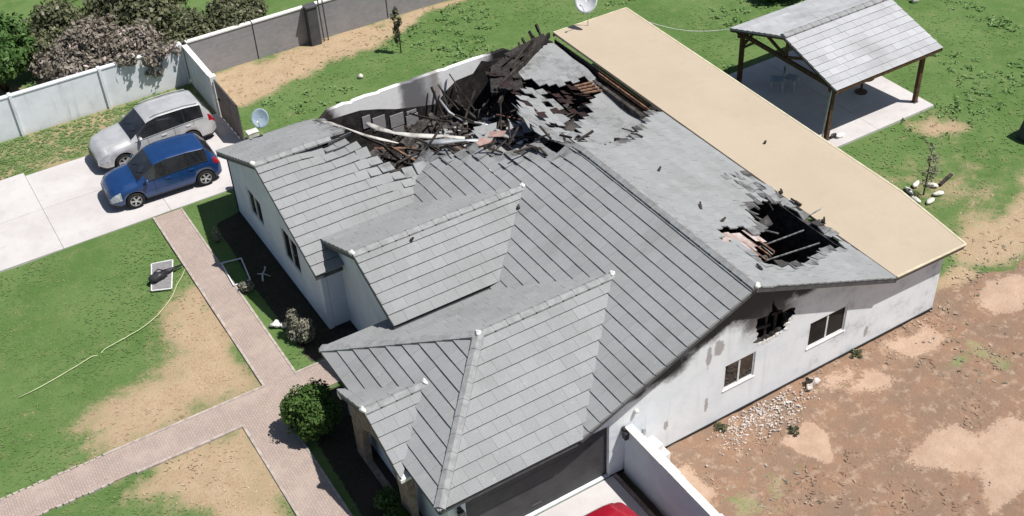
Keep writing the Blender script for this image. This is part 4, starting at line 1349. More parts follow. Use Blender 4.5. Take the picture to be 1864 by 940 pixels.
gw = thing('block_wall', 'long grey concrete block wall with a pale coping behind the back lawn', 'wall', (20, 45.4, 0), world=True)
gp = [10.9, 13.85, 16.45, 20.15, 23.8, 27.5, 31, 35, 40, 46, 60]
for a, b in zip(gp[:-1], gp[1:]):
    m = MB()
    m.box(a + .03, b - .03, 45.4, 45.56, -.1, 1.66)
    m.build('wall_panel', MT['block'], gw)
    m = MB()
    m.box(a + .03, b - .03, 45.37, 45.59, 1.662, 1.72)
    m.build('coping', MT['mortar'], gw)
for a in gp:
    m = MB()
    m.box(a - .028, a + .028, 45.43, 45.6, -.1, 1.7)
    m.build('joint_post', MT['fascia'], gw)
pl = thing('gate_pillar', 'dark grey square pillar with a flat cap against the block wall', 'pillar', (16.45, 45.2, 0), world=True)
m = MB()
m.box(16.22, 16.68, 44.98, 45.36, -.1, 1.78)
m.build('shaft', plain('charcoal_block_mat', (.085, .085, .092), (.065, .065, .07), 3, .85, .2), pl)
m = MB()
m.box(16.18, 16.72, 44.94, 45.36, 1.782, 1.85)
m.build('cap', MT['fascia'], pl)
for i, (x, lab) in enumerate(((16.87, 'thin dark metal pole standing right beside the grey pillar'), (17.07, 'outer thin dark metal pole, one step further from the grey pillar'))):
    m = MB()
    m.tube([(x, 45.15, -.1), (x - .02, 45.15, 1.2), (x - .03, 45.15, 2.15)], .03)
    m.tube([(x - .03, 45.15, 2.15), (x - .03, 45.15, 2.2)], .045)
    tag(m.build('metal_pole', MT['metal']), lab, 'pole', 'poles by the grey pillar')

pw = thing('yard_wall', 'white low wall running out from the gable end beside the garage apron', 'wall', (13.25, 14, 0), world=True)
m = MB()
m.box(13.2, 13.36, 4, 17.59, -.1, 1.7)
m.build('wall_panel', MT['white'], pw)
m = MB()
for k in range(26):
    y = 17.57 - k * .52
    m.box(13.175, 13.385 + rnd.uniform(0, .05), y - .51, y, 1.702, 1.745 + rnd.uniform(0, .02))
m.build('coping', MT['mortar'], pw)
def block(x, y, z, l, w_, h, a):
    m = MB()
    c, s = math.cos(a), math.sin(a)
    q_ = [(x + c * i * l / 2 - s * j * w_ / 2, y + s * i * l / 2 + c * j * w_ / 2) for i, j in ((-1, -1), (1, -1), (1, 1), (-1, 1))]
    m.prism([(*p, z) for p in q_], [(*p, z + h) for p in q_])
    return m.build('plaster_block', MT['mortar'], bevel=.015)
for args, lab in (((13.85, 17.2, -.05, .75, .6, .75, .05), 'large white plastered block against the gable wall, lowest of its stack'),
                  ((13.8, 17.25, .705, .55, .42, .3, .1), 'smaller white block on top of the large plastered block'),
                  ((13.62, 16.5, -.05, .4, .5, 1.0, .0), 'upright white block beside the yard wall, next to the large block'),
                  ((13.6, 15.9, -.05, .32, .45, 1.2, .03), 'narrow white block leaning on the yard wall, farthest from the house')):
    tag(block(*args), lab, 'block', 'white blocks by the yard wall')
m = MB()
m.tube([(13.75, 17.5, 1.1), (13.75, 17.5, 1.45)], .06)
m.tube([(13.75, 17.5, 1.3), (13.5, 17.42, 1.12)], .05)
tag(m.build('wall_tap', MT['galv']), 'grey pipe stub with a bent spout above the white block stack', 'pipe')

# ------------------------------------------------------------------ satellite dishes
def dish(name, label, base, r, tilt_to, mast_h, mat):
    t = thing(name, label, 'satellite dish', base)
    n = Vector(tilt_to).normalized()
    a = n.cross(Vector((0, 0, 1))).normalized()
    b = a.cross(n)
    c = Vector((0, 0, mast_h)) + n * .12
    vs, fs = [], []
    N, M = 6, 28
    for i in range(N + 1):
        for j in range(M):
            th = 2 * math.pi * j / M
            rr = r * i / N
            vs.append(c + a * math.cos(th) * rr * .92 + b * math.sin(th) * rr + n * (.22 * r * (i / N) ** 2))
    for i in range(N):
        for j in range(M):
            fs.append([i * M + j, i * M + (j + 1) % M, (i + 1) * M + (j + 1) % M, (i + 1) * M + j])
    m = MB()
    m.add(vs, fs)
    o = m.build('reflector', mat, t, smooth=True)
    s = o.modifiers.new('thickness', 'SOLIDIFY')
    s.thickness = .02
    m = MB()
    m.tube([(0, 0, 0), (0, 0, mast_h * .7), c - n * .04], .022)
    m.build('mast', MT['galv'], t)
    f = c + n * (r * 1.05) - b * (r * .35)
    m = MB()
    m.tube([c - b * r * .95, f], .014)
    m.build('arm', MT['galv'], t)
    m = MB()
    m.tube([f - n * .03, f + n * .08 - b * .02], [.035, .045])
    m.build('receiver', MT['mortar'], t)
    return t
dish('satellite_dish', 'white satellite dish on a thin mast at the corner of the tan patio roof', (24.15, 35.2, 2.66), .5, (-.66, -.42, .36), 1.1, MT['dishw'])
dish('satellite_dish', 'grey see-through looking satellite dish at the left wing eave', (10.55, 35.62, 2.4), .34, (-.45, -.6, .45), .72, plain('blue_grey_dish_mat', (.34, .42, .48), (.26, .34, .4), 4, .5, .4))
m = MB()
m.box(11.0, 11.42, 39.3, 39.6, -.05, .32)
m.box(10.98, 11.44, 39.28, 39.62, .322, .36)
tag(m.build('utility_box', MT['slat'], bevel=.02), 'pale cream utility box by the gate behind the left wing', 'utility box')

# ------------------------------------------------------------------ cars
def smooth_curve(pts, xs, k=5):
    px, py = zip(*pts)
    y = np.interp(xs, px, py)
    pad = np.pad(y, k, mode='edge')
    w_ = np.hanning(2 * k + 3)[1:-1]
    return np.convolve(pad, w_ / w_.sum(), mode='valid')

def car(label, loc, rz, paint, L, W, H, wb, rw, top, belt, halfw, roofw, glass_side, wind, back, rails=False, foh=.86, cat='car'):
    t = thing('parked_car', label, cat, loc, rz)
    N = 132
    xs = np.linspace(-L / 2, L / 2, N)
    zt, zb = smooth_curve(top, xs, 3), smooth_curve(belt, xs, 3)
    hw, rf = smooth_curve(halfw, xs, 2), smooth_curve(roofw, xs, 3)
    xf = L / 2 - foh
    wheels = (xf, xf - wb)
    zb0 = .2
    rows = []
    for x, a, b, h, r in zip(xs, zt, zb, hw, rf):
        end = min(1, min(x + L / 2, L / 2 - x) / .22)
        bot = zb0 + .1 * (1 - end)
        sec = [(0, bot), (h * .9, bot), (h * .985, bot + .12), (h, bot + (b - bot) * .5), (h * .99, bot + (b - bot) * .8), (h * .945, b)]
        a = max(a, b + .02)
        for k in (.33, .67, 1.0):
            sec.append((h * .945 + (r - h * .945) * k, b + (a - .05 - b) * (k if a - b > .15 else k * .7)))
        sec += [(r * .93, a - .018), (r * .6, a - .003), (0, a)]
        sec = np.array(sec)
        for xw in wheels:
            Ra = rw + .055
            if abs(x - xw) < Ra:
                za = rw + math.sqrt(Ra * Ra - (x - xw) ** 2)
                sec[1:4, 1] = np.maximum(sec[1:4, 1], [za, za + .004, min(za + .012, b - .1)])
        rows.append(sec)
    K = len(rows[0])
    groups = {}
    def put_face(key, idx):
        groups.setdefault(key, []).append(idx)
    V = {}
    vs = []
    for i, x in enumerate(xs):
        for s in (1, -1):
            for k in range(K):
                vs.append((x, rows[i][k][0] * s, rows[i][k][1]))
                V[i, s, k] = len(vs) - 1
    for i in range(N - 1):
        xm = (xs[i] + xs[i + 1]) / 2
        for s in (1, -1):
            for k in range(K - 1):
                key = 'body'
                gl = any(a <= xm <= b for a, b in glass_side)
                hgt = zt[i] - zb[i]
                if k in (5, 6, 7) and glass_side[0][0] <= xm <= glass_side[-1][1] and hgt > .16 and (k < 7 or hgt > .3):
                    key = 'side_window_%d' % s if gl else 'lower_trim'
                elif k in (8, 9, 10) and wind[0] <= xm <= wind[1]:
                    key = 'windscreen'
                elif k in (8, 9, 10) and back[0] <= xm <= back[1]:
                    key = 'rear_window'
                elif k in (3, 4) and xm > L / 2 - .42 and xm < L / 2 - .04:
                    key = 'headlight_%d' % s
                elif k in (4, 5) and xm < -L / 2 + .26:
                    key = 'tail_light_%d' % s
                elif k in (0, 1):
                    key = 'lower_trim'
                f = [V[i, s, k], V[i + 1, s, k], V[i + 1, s, k + 1], V[i, s, k + 1]]
                put_face(key, f if s > 0 else f[::-1])
    for i, d in ((0, 1), (N - 1, -1)):
        ring = [V[i, 1, k] for k in range(K)] + [V[i, -1, k] for k in range(K - 2, 0, -1)]
        put_face('body', ring)
    mats = dict(body=paint, windscreen=MT['glass'], rear_window=MT['glass'], lower_trim=MT['trim'])
    body = None
    for key in sorted(groups, key=lambda k: k != 'body'):
        fl = groups[key]
        used = sorted({i for f in fl for i in f})
        mp = {o: n for n, o in enumerate(used)}
        m = MB()
        m.add([vs[i] for i in used], [[mp[i] for i in f] for f in fl])
        base = key.rsplit('_', 1)[0] if key[-1] == '1' else key
        if base.endswith('_'):
            base = base[:-1]
        base = base.replace('_-', '')
        mt = mats.get(base) or (MT['glass'] if 'window' in base else MT['lamp'] if base == 'headlight' else MT['tail'] if base == 'tail_light' else paint)
        o = m.build(base, mt, t, smooth=True)
        if base == 'body':
            body = o
    # dark inside of the cabin and wheel housings
    m = MB()
    m.box(-L / 2 + .3, L / 2 - .3, -W / 2 + .22, W / 2 - .22, .24, .6)
    m.build('underbody', MT['trim'], t)
    for xw in wheels:
        for s in (1, -1):
            m = MB()
            prof = [(rw * .62, -.1), (rw * .9, -.1), (rw, -.07), (rw, .07), (rw * .9, .1), (rw * .62, .095)]
            n = 26
            vv = [(p * math.cos(6.2832 * j / n), y, p * math.sin(6.2832 * j / n)) for p, y in prof for j in range(n)]
            m.add(vv, [[a * n + j, a * n + (j + 1) % n, (a + 1) * n + (j + 1) % n, (a + 1) * n + j] for a in range(len(prof) - 1) for j in range(n)])
            wo = m.build('wheel', MT['rubber'], t, smooth=True)
            wo.location = (xw, s * (W / 2 - .1), rw)
            m = MB()
            yo = .075 * s
            for j in range(5):
                for da in (-.13, .13):
                    an = 6.2832 * j / 5 + da
                    m.beam((.06 * math.cos(an), yo, .06 * math.sin(an)), (rw * .6 * math.cos(an), yo, rw * .6 * math.sin(an)), .035, .03)
            m.tube([(0, yo - .02 * s, 0), (0, yo + .02 * s, 0)], .06, 12)
            n = 26
            vv = [(p * math.cos(6.2832 * j / n), y * s, p * math.sin(6.2832 * j / n)) for p, y in ((rw * .66, .1), (rw * .58, .085), (rw * .58, .05)) for j in range(n)]
            m.add(vv, [[a * n + j, a * n + (j + 1) % n, (a + 1) * n + (j + 1) % n, (a + 1) * n + j] for a in range(2) for j in range(n)])
            ro = m.build('rim', MT['rim'], wo)
            ro.location = (0, 0, 0)
            m = MB()
            vv = [(rw * .6 * math.cos(6.2832 * j / n), .03 * s, rw * .6 * math.sin(6.2832 * j / n)) for j in range(n)]
            m.add(vv, [list(range(n))])
            m.build('brake_disc', MT['trim'], wo).location = (0, 0, 0)
    zbf = lambda x: float(np.interp(x, xs, zb))
    hwf = lambda x: float(np.interp(x, xs, hw))
    ax = wind[0] + .1
    for s in (1, -1):
        m = MB()
        m.blob((ax + .28, s * (W / 2 + .07), zbf(ax) + .09), (.075, .11, .08), 4, rough=.04)
        m.build('wing_mirror', paint, t, smooth=True)
        for x in (glass_side[0][0] + (.55 if len(glass_side) else 0), (wind[0] + glass_side[0][0]) / 2 + .45):
            m = MB()
            m.box(x, x + .19, s * hwf(x) * .99 - .015, s * hwf(x) * .99 + .022, zbf(x) - .15, zbf(x) - .115)
            m.build('door_handle', paint, t)
        m = MB()
        for x in (wind[0] + .12, (wind[0] + glass_side[0][0]) / 2 + .12, glass_side[0][0] + .42):
            i = int(np.argmin(abs(xs - x)))
            pts = [(xs[i], rows[i][k][0] * s + .002 * s, rows[i][k][1]) for k in (3, 4, 5)]
            pts = [(xs[i], rows[i][2][0] * s + .002 * s, rows[i][2][1] + .1)] + pts
            if abs(min(wheels, key=lambda q_: abs(q_ - xs[i])) - xs[i]) < rw + .06:
                pts = pts[2:]
            for a, b in zip(pts[:-1], pts[1:]):
                m.tube([a, b], .006, 5)
        m.build('door_seam', MT['trim'], t)
        m = MB()
        xx = np.linspace(glass_side[0][0], glass_side[-1][1] + .12, 12)
        m.tube([(x, s * (hwf(x) * .945 + .012), zbf(x) + .005) for x in xx], .012, 5)
        m.build('belt_trim', MT['galv'] if rails else MT['trim'], t)
        if rails:
            m = MB()
            y = s * (float(np.interp(0, xs, rf)) * .9)
            zz = [(x, y, float(np.interp(x, xs, zt)) + .035) for x in np.linspace(-L / 2 + .55, wind[0] - .25, 9)]
            m.tube([(zz[0][0] - .02, y, zz[0][2] - .06)] + zz + [(zz[-1][0] + .02, y, zz[-1][2] - .06)], .018)
            m.build('roof_rail', MT['galv'], t)
    m = MB()
    m.box(L / 2 - .06, L / 2 + .012, -W * .3, W * .3, .42, .6)
    m.build('grille', MT['trim'], t)
    m = MB()
    m.box(L / 2 - .08, L / 2 + .01, -W * .34, W * .34, .26, .36)
    m.build('bumper_intake', MT['trim'], t)
    m = MB()
    m.box(-L / 2 - .012, -L / 2 + .05, -.26, .26, .62, .74)
    m.build('number_plate', MT['slat'], t)
    for y in (-.32, .3):
        m = MB()
        x0 = wind[1] - .12
        z0 = float(np.interp(x0, xs, zt)) + .012
        x1 = wind[1] - .32
        m.tube([(x0, y, z0), (x1, y + .35, float(np.interp(x1, xs, zt)) + .014)], .009, 5)
        m.build('wiper', MT['trim'], t)
    return t

hatch = dict(L=4.15, W=1.76, H=1.56, wb=2.62, rw=.325,
             top=[(-2.08, .72), (-2.03, .98), (-1.93, 1.12), (-1.62, 1.49), (-1.0, 1.56), (-.2, 1.57), (.25, 1.5), (1.02, 1.03), (1.5, .97), (1.88, .88), (2.05, .74), (2.08, .62)],
             belt=[(-2.08, .66), (-2.0, .95), (-1.5, 1.03), (0, .97), (1.0, .91), (1.55, .85), (1.9, .74), (2.08, .54)],
             halfw=[(-2.08, .74), (-2.0, .84), (-1.6, .875), (0, .88), (1.3, .88), (1.8, .85), (2.02, .75), (2.08, .66)],
             roofw=[(-2.08, .55), (-1.8, .64), (-1.3, .68), (.2, .68), (.95, .75), (1.5, .72), (1.9, .6), (2.08, .42)],
             glass_side=[(-1.62, -.92), (-.84, -.06), (.02, .72)], wind=(.3, 1.0), back=(-1.95, -1.66))
sx = dict(L=4.65, W=1.8, H=1.7, wb=2.67, rw=.35,
          top=[(-2.32, .8), (-2.27, 1.05), (-2.2, 1.2), (-1.95, 1.6), (-1.3, 1.69), (-.2, 1.71), (.22, 1.62), (1.0, 1.13), (1.6, 1.08), (2.1, .99), (2.28, .84), (2.32, .66)],
          belt=[(-2.32, .72), (-2.24, 1.03), (-1.6, 1.1), (0, 1.05), (1.0, 1.0), (1.7, .95), (2.1, .82), (2.32, .58)],
          halfw=[(-2.32, .78), (-2.22, .87), (-1.8, .9), (0, .91), (1.5, .91), (2.0, .88), (2.24, .78), (2.32, .66)],
          roofw=[(-2.32, .6), (-2.0, .68), (-1.4, .7), (.2, .7), (.95, .78), (1.7, .76), (2.1, .62), (2.32, .45)],
          glass_side=[(-1.9, -1.2), (-1.12, -.12), (-.04, .72)], wind=(.27, .98), back=(-2.2, -1.98))
car('blue hatchback parked on the driveway nearest the house', (7.19, 38.32, .02), math.pi - .036, MT['bluep'], **hatch)
car('silver grey sport utility vehicle parked on the driveway beside the white wall', (7.78, 41.12, .02), math.pi + .02, MT['silver'], rails=True, foh=.92, **sx)
car('red car nosed up to the charcoal garage door at the bottom edge of the photo', (11.3, 14.38, .03), math.pi / 2, MT['redp'], **hatch)

# ------------------------------------------------------------------ garden pavilion
pv = thing('garden_pavilion', 'open garden pavilion with a grey tiled gable roof on brown posts', 'pavilion', (31.4, 29.1, 0), world=True)
for x, y in ((33.62, 26.55), (29.0, 26.55), (29.05, 31.6), (33.62, 31.6)):
    m = MB()
    m.box(x - .075, x + .075, y - .075, y + .075, .0, 2.3)
    m.build('post', MT['wood'], pv)
    m = MB()
    m.box(x - .1, x + .1, y - .1, y + .1, .04, .1)
    m.build('post_foot', MT['metal'], pv)
for a, b in (((28.8, 26.55, 2.27), (33.9, 26.55, 2.27)), ((28.8, 31.6, 2.27), (33.9, 31.6, 2.27)), ((29.0, 26.2, 2.3), (29.0, 31.9, 2.3)), ((33.62, 26.2, 2.3), (33.62, 31.9, 2.3)), ((28.85, 29.08, 3.2), (33.9, 29.08, 3.2))):
    m = MB()
    m.beam(a, b, .1, .16)
    m.build('beam', MT['wood'], pv)
for x in (29.0, 31.3, 33.62):
    for a, b in (((x, 29.08, 2.36), (x, 29.08, 3.15)), ((x, 29.08, 2.4), (x, 27.9, 2.85)), ((x, 29.08, 2.4), (x, 30.26, 2.85))):
        m = MB()
        m.beam(a, b, .08, .1)
        m.build('brace', MT['wood'], pv)
m = MB()
m.beam((29.0, 31.6, 1.7), (29.7, 31.6, 2.22), .08, .1)
m.beam((29.05, 31.55, 1.7), (29.05, 30.9, 2.22), .08, .1)
m.build('brace', MT['wood'], pv)
for y0, sy in ((26.15, 1), (32.05, -1)):
    tiled_slope(pv, 'roof_slope', (28.75, y0, 2.42), (1, 0, 0), (0, sy * 2.95, .93), [(0, 0), (5.4, 0), (5.4, 3.093), (0, 3.093)], MT['ptile'], E=.33, W=.4, seed=21, thick=.035)
ridge(pv, (28.75, 29.1, 3.35), (34.15, 29.1, 3.35), (0, -1, -.31), (0, 1, -.31), (False, False))
for a, b in (((28.78, 26.15, 2.4), (28.78, 29.1, 3.33)), ((28.78, 32.05, 2.4), (28.78, 29.1, 3.33)), ((34.12, 26.15, 2.4), (34.12, 29.1, 3.33)), ((34.12, 32.05, 2.4), (34.12, 29.1, 3.33)), ((28.78, 26.18, 2.4), (34.12, 26.18, 2.4)), ((28.78, 32.02, 2.4), (34.12, 32.02, 2.4))):
    m = MB()
    m.beam(Vector(a) - Vector((0, 0, .06)), Vector(b) - Vector((0, 0, .06)), .03, .13)
    m.build('fascia_board', MT['wood'], pv)
m = MB()
m.beam((28.84, 26.62, .05), (28.88, 26.5, 2.3), .05, .05)
m.build('lit_post_edge', MT['slat'], pv)  # added pale strip imitating the sunlit edge of the near post
def chair(label, x, y, rz, mat):
    t = thing('patio_chair', label, 'chair', (x, y, .05), rz, 'chairs under the pavilion')
    m = MB()
    m.box(-.23, .23, -.23, .23, .42, .46)
    m.build('seat', mat, t, bevel=.015)
    m = MB()
    m.prism([(-.22, .2, .47), (.22, .2, .47), (.22, .24, .47), (-.22, .24, .47)], [(-.2, .29, .9), (.2, .29, .9), (.2, .32, .9), (-.2, .32, .9)])
    m.build('backrest', mat, t, bevel=.015)
    for i in (-1, 1):
        for j in (-1, 1):
            m = MB()
            m.beam((i * .24, j * .24, 0), (i * .2, j * .2, .42), .045, .045)
            m.build('leg', MT['slat'], t)
chair('pale blue plastic chair under the pavilion, the one nearer its middle', 30.55, 30.2, .4, MT['blueplastic'])
chair('pale blue plastic chair under the pavilion, the one nearer the house', 30.0, 30.45, -2.3, MT['blueplastic'])
tb = thing('patio_table', 'dark round pedestal table in the shade of the pavilion', 'table', (32.5, 28.3, .05))
m = MB()
m.tube([(0, 0, .7), (0, 0, .74)], .45, 20)
m.build('table_top', MT['wood'], tb)
m = MB()
m.tube([(0, 0, .03), (0, 0, .7)], .05, 10)
m.build('pedestal', MT['wood'], tb)
m = MB()
m.tube([(0, 0, 0), (0, 0, .03)], .25, 14)
m.build('base', MT['wood'], tb)
m = MB()
m.blob((29.55, 26.4, .12), (.2, .12, .08), 8)
tag(m.build('white_bag', MT['mortar'], smooth=True), 'small white bag on the slab edge at the foot of the near pavilion post', 'bag')
m = MB()
m.blob((29.3, 26.5, .13), (.2, .07, .1), 9)
tag(m.build('dark_bag', MT['black'], smooth=True), 'small black bag beside the white bag on the slab edge', 'bag')
m = MB()
pts = [Vector((26.28, 34.2, 2.6)).lerp(Vector((28.8, 32.0, 2.42)), i / 8) - Vector((0, 0, .25 * math.sin(math.pi * i / 8))) for i in range(9)]
m.tube(pts, .014, 5)
tag(m.build('overhead_cable', MT['slat']), 'thin pale cable strung from the tan roof to the pavilion', 'cable')

# ------------------------------------------------------------------ trees, bushes and plants
def trunk(pts, rs, parent, name='trunk'):
    m = MB()
    m.tube(pts, rs, 8)
    return m.build(name, MT['bark'], parent, smooth=True)

def bush(name, label, cat, loc, lobes, n, leaf, mat, group=None, stems=4, shell=.4):
    t = thing(name, label, cat, loc, group=group)
    crown('crown', lobes, n, leaf, mat, t, shell=shell)
    big = sorted(lobes, key=lambda l: -l[1][0])[:stems]
    for (c, r) in big:
        trunk([(c[0] * .15, c[1] * .15, -.1), (c[0] * .5, c[1] * .5, c[2] * .5), (c[0] * .9, c[1] * .9, c[2] + r[2] * .3)], [.07, .05, .02], t)
    return t

def lob(n, R, z, r, seed):
    q_ = random.Random(seed)
    out = []
    for i in range(n):
        a = 6.283 * i / n + q_.uniform(-.5, .5)
        d = R * q_.uniform(.4, 1.0)
        rr = r * q_.uniform(.7, 1.2)
        out.append(((d * math.cos(a), d * math.sin(a), z * q_.uniform(.55, 1.1)), (rr, rr, rr * .85)))
    out.append(((0, 0, z * 1.1), (r, r, r)))
    return out
gB = 'big shrubs beyond the boundary wall'
bush('flowering_shrub', 'tall grey pink flowering shrub beyond the white wall, the largest one', 'shrub', (7.4, 47.1, 0), lob(8, 1.35, 1.85, 1.0, 1), 16000, .1, MT['leaf_pink'], gB)
bush('flowering_shrub', 'lower grey pink flowering shrub overhanging the white wall beside the short side wall', 'shrub', (9.4, 46.35, 0), lob(6, .95, 1.7, .8, 2) + [((x_, -1.05 + .1 * math.sin(x_ * 9), 1.75 + .12 * math.sin(x_ * 5)), (.3, .42, .28)) for x_ in (-1.2, -.85, -.2, .15, .5, .95)], 9500, .09, MT['leaf_pink'], gB)
bush('olive_shrub', 'dark olive shrub where the white and grey walls meet', 'shrub', (11.6, 46.9, 0), lob(7, 1.1, 1.4, .85, 3), 10500, .085, MT['leaf_olive'], gB)
bush('olive_shrub', 'dark olive shrub behind the grey block wall, farthest along it', 'shrub', (13.7, 47.2, 0), lob(7, 1.1, 1.5, .85, 4), 10500, .085, MT['leaf_olive'], gB)
bush('olive_shrub', 'dense olive shrub behind the pink flowering one at the top edge', 'shrub', (9.9, 49.6, 0), lob(8, 1.6, 1.9, 1.2, 5), 12000, .11, MT['leaf_olive'], gB)
bush('olive_shrub', 'olive shrub at the top edge, left of the dense one', 'shrub', (6.9, 50.2, 0), lob(8, 1.3, 1.7, 1.0, 15), 9000, .11, MT['leaf_olive'], gB)
bush('leafy_tree', 'bright green leafy tree at the top left corner beyond the wall', 'tree', (4.0, 49.4, 0), lob(8, 1.05, 2.3, .95, 6), 11000, .12, MT['leaf_green'])
bush('dry_shrub', 'low brownish shrub beyond the wall under the green tree', 'shrub', (3.4, 46.4, 0), lob(5, .6, .5, .4, 7), 3000, .06, MT['straw'])
bush('round_bush', 'round clipped green bush beside the path corner', 'bush', (6.72, 23.75, 0), [((0, 0, .85), (.72, .72, .72)), ((.35, .3, 1.0), (.42, .42, .4)), ((-.35, .25, .95), (.42, .42, .42)), ((.1, -.4, .8), (.42, .4, .45)), ((-.2, -.3, .55), (.4, .4, .4)), ((.4, -.1, .6), (.4, .4, .4))], 9000, .055, MT['leaf_bright'], shell=.6)
bush('round_bush', 'small green bush in front of the garage corner at the bottom edge', 'bush', (7.05, 19.15, 0), lob(5, .3, .45, .34, 9), 3200, .05, MT['leaf_bright'], shell=.5)
bush('grey_shrub', 'pale grey green shrub with two upright tufts in the shaded front bed', 'shrub', (8.05, 27.65, 0), [((-.1, .22, .5), (.26, .26, .5)), ((.1, -.25, .42), (.28, .28, .42)), ((0, 0, .25), (.4, .4, .25))], 2600, .05, MT['leaf_grey'])
bush('grey_shrub', 'small pale shrub beside the second window screen', 'shrub', (7.5, 30.85, 0), lob(4, .14, .2, .17, 10), 700, .045, MT['leaf_grey'])
bush('garden_sprout', 'thin pale sprout at the edge of the house shadow near the driveway', 'plant', (7.62, 33.95, 0), [((0, 0, .3), (.1, .1, .3)), ((.1, .05, .15), (.15, .1, .12))], 200, .05, MT['leaf_grey'], stems=1)
bush('potted_shrub', 'small dim shrub in deep shade below the porch gable', 'shrub', (7.25, 20.1, 0), lob(4, .2, .35, .25, 12), 900, .05, MT['leaf_green'])
bush('dark_bush', 'dark green bush behind the pavilion at the top edge', 'bush', (35.4, 36.4, 0), lob(6, .8, .7, .55, 13), 5000, .08, MT['leaf_green'])

def sapling(label, loc, h, n, leaf, mat, spread):
    t = thing('young_tree', label, 'tree', loc, group='young trees on the back lawn')
    trunk([(0, 0, -.05), (.02, .01, h * .5), (.0, .03, h)], [.03, .02, .006], t)
    for k in range(7):
        z = h * (.25 + .1 * k)
        a = k * 2.4
        l = spread * (1 - .09 * k)
        trunk([(0, 0, z), (l * .5 * math.cos(a), l * .5 * math.sin(a), z + l * .4), (l * math.cos(a), l * math.sin(a), z + l * .7)], [.012, .008, .004], t, 'branch')
    lb = [((rnd.uniform(-.6, .6) * spread, rnd.uniform(-.6, .6) * spread, h * (.3 + .1 * k)), (spread * .55, spread * .55, h * .11)) for k in range(7)]
    crown('crown', lb, n, leaf, mat, t, shell=.1)
sapling('slim young tree with dark leaves standing on the lawn near the block wall', (19.15, 42.2, 0), 2.1, 900, .05, MT['leaf_olive'], .22)
sapling('sparse young tree ringed by pale stones beside the tan roof', (29.35, 22.05, 0), 2.05, 420, .045, MT['leaf_grey'], .42)
for i, (x, y, a) in enumerate(((29.55, 22.6, .3), (29.05, 22.45, 1.3), (29.95, 22.25, 2.2), (29.75, 21.75, 2.8), (29.2, 21.6, .2), (28.85, 21.95, 1.6))):
    m = MB()
    m.blob((0, 0, .06), (.24, .1, .08), 20 + i, rough=.1)
    o = m.build('border_stone', MT['stone'], smooth=True)
    o.location = (x, y, 0)
    o.rotation_euler = (0, 0, a)
    tag(o, 'pale stone in the ring around the sparse young tree', 'stone', 'stones round the young tree')
m = MB()
m.beam((30.2, 22.1, .05), (31.0, 22.3, .07), .12, .06)
tag(m.build('dark_plank', MT['charwood']), 'dark plank lying beside the stone ring of the young tree', 'plank')
for x, y, r, lab in ((16.75, 41.25, .13, 'single white stone on the lawn beyond the left wing'), (40.0, 32.6, .2, 'pale yellowish stone on the far lawn at the top edge beyond the pavilion')):
    m = MB()
    m.blob((x, y, r * .5), (r, r * .8, r * .8), int(x))
    tag(m.build('white_stone', MT['stone'], smooth=True), lab, 'stone')
bn = thing('covered_barbecue', 'dark grey covered bulky object at the right edge of the lawn', 'cover', (35.4, 22.3, 0))
m = MB()
m.prism([(-.6, -.45, -.03), (.7, -.45, -.03), (.7, .45, -.03), (-.6, .45, -.03)], [(-.38, -.35, 1.05), (.6, -.35, 1.1), (.6, .35, 1.1), (-.38, .35, 1.05)])
m.build('cover', MT['cloth'], bn, bevel=.12)

# ------------------------------------------------------------------ things lying about the front garden
def screen(label, corners, z, mesh=True, grp='window screens on the ground'):
    c = [Vector((x, y, z)) for x, y in corners]
    ce = sum(c, Vector()) / 4
    t = thing('window_screen', label, 'window screen', tuple(ce), group=grp)
    m = MB()
    for i in range(4):
        m.beam(c[i] - ce, c[(i + 1) % 4] - ce, .04, .03)
    m.build('frame', MT['alu'], t)
    if mesh:
        m = MB()
        m.add([p - ce for p in c], [[0, 1, 2, 3]])
        m.build('mesh', MT['screen'], t)
screen('white framed window screen lying on the sunny grass under a black tool', [(5.28, 34.0), (5.97, 33.8), (5.42, 32.33), (4.82, 32.6)], .04)
screen('bare white window screen frame lying by the path at the edge of the house shadow', [(7.29, 32.63), (7.95, 32.5), (7.77, 31.23), (7.2, 31.26)], .06, False)
lb_ = thing('leaf_blower', 'black blower shaped tool lying across the sunny window screen', 'garden tool', (5.3, 33.05, .06))
m = MB()
m.blob((-.1, -.05, .14), (.32, .17, .14), 14, rough=.2)
m.build('motor_body', MT['black'], lb_, smooth=True)
m = MB()
m.tube([(.1, .05, .14), (.45, .12, .1), (.85, .22, .05)], [.1, .06, .03])
m.build('nozzle', MT['black'], lb_, smooth=True)
m = MB()
m.tube([(-.2, .02, .25), (0, .08, .33), (.15, .08, .2)], .025)
m.build('handle', MT['black'], lb_, smooth=True)
m = MB()
hp = [(6.15, 33.1), (5.95, 32.8), (5.63, 32.44), (5.3, 31.95), (4.92, 31.57), (4.55, 31.28), (4.2, 31.09), (3.85, 30.95), (3.5, 30.87), (3.1, 30.78), (2.68, 30.69), (2.45, 30.63), (2.22, 30.58), (1.7, 30.42), (1.15, 30.27), (.5, 30.12), (-.16, 30.03)]
m.tube([(x, y, .02 - (.09 if 2.3 < x < 2.6 else 0)) for x, y in hp], .015, 6)
tag(m.build('garden_hose', MT['hose'], smooth=True), 'pale yellow garden hose snaking from the path across the front lawn', 'hose')
m = MB()
m.tube([(8.1, 30.95, .03), (8.2, 31.2, .1), (8.38, 31.4, .12), (8.45, 31.6, .05)], .03, 6)
m.tube([(8.1, 31.4, .04), (8.25, 31.25, .08), (8.4, 31.05, .04)], .02, 6)
tag(m.build('bent_pipe', MT['slat'], smooth=True), 'bent white pipe lying in the shade of the left wing', 'pipe')
m = MB()
m.blob((7.6, 28.65, .06), (.18, .14, .09), 31, rough=.35)
m.blob((7.75, 28.5, .05), (.1, .12, .07), 32, rough=.35)
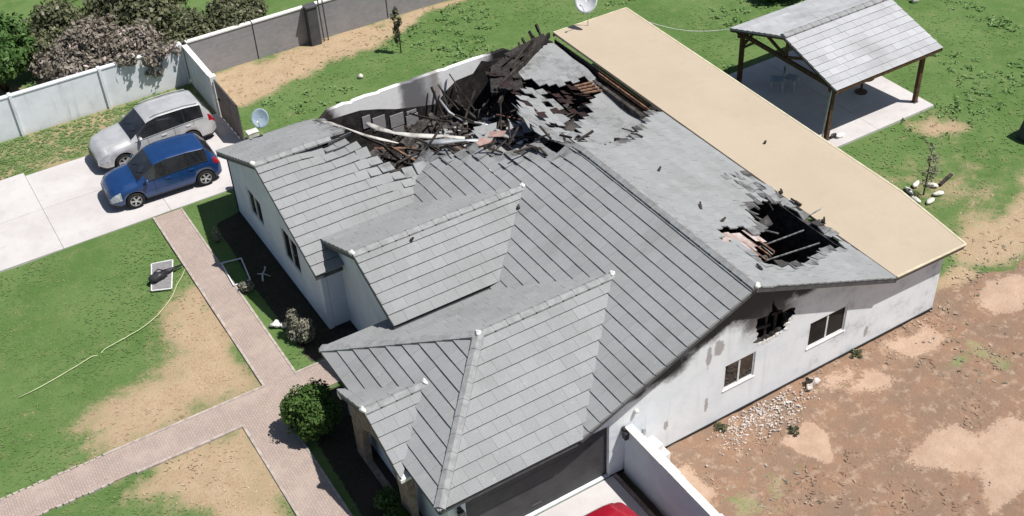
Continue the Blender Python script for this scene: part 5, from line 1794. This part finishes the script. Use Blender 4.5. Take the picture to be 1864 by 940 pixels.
tag(m.build('crumpled_rag', MT['mortar'], smooth=True), 'crumpled white rag on the grass near the pale two tufted shrub', 'rag')
m = MB()
m.blob((.12, 36.2, .03), (.12, .07, .03), 33)
tag(m.build('paper_scrap', MT['mortar']), 'small white scrap on the lawn at the driveway edge', 'litter')

# rubble and litter in the bare yard
q = random.Random(5)
m = MB()
for k in range(750):
    x, y = q.gauss(17.6, .8), 17.2 + q.gauss(0, .3) - .12 * abs(q.gauss(0, 1))
    if y > 17.5 or q.random() < .1:
        y = q.uniform(16.3, 17.4)
        x = q.uniform(16.2, 18.8)
    r = q.uniform(.012, .036)
    m.blob((x, y, q.uniform(-.02, .03)), (r * q.uniform(.8, 1.5), r, r * .6), k, 3, 5, .3)
struct(m.build('white_rubble', MT['rubwhite']), 'stuff')
m = MB()
for k in range(140):
    x, y = q.uniform(13.6, 30), q.uniform(9.5, 17.5)
    r = q.uniform(.015, .05)
    m.blob((x, y, -.03), (r, r * 1.2, r * .7), k, 3, 5, .3)
struct(m.build('yard_pebbles', plain('pebble_mat', (.5, .41, .34), (.34, .25, .2), 4, .9, .2)), 'stuff')
m = MB()
m.blob((19.75, 17.25, .06), (.18, .14, .1), 40, rough=.3)
m.blob((19.5, 17.15, .05), (.12, .1, .07), 41, rough=.3)
tag(m.build('white_chunk', MT['rubwhite']), 'white chunk of plaster on the dirt below the right gable window', 'plaster chunk')
m = MB()
m.blob((19.62, 17.3, .09), (.12, .1, .1), 42, rough=.4)
tag(m.build('burnt_lump', MT['charwood']), 'black burnt lump beside the plaster chunk at the gable wall', 'burnt lump')
for x, y, r, lab in ((18.0, 16.15, .2, 'low grey green weed on the dirt near the pale bare patch'), (16.4, 17.35, .25, 'low grey green weed against the gable wall under the stained plaster'), (21.6, 17.4, .2, 'low dark weed at the foot of the gable wall past the broken window')):
    bush('yard_weed', lab, 'weed', (x, y, 0), lob(4, r * .9, .04, r * .35, int(x * 7)), 170, .04, MT['leaf_olive'], 'weeds in the bare yard', stems=1)
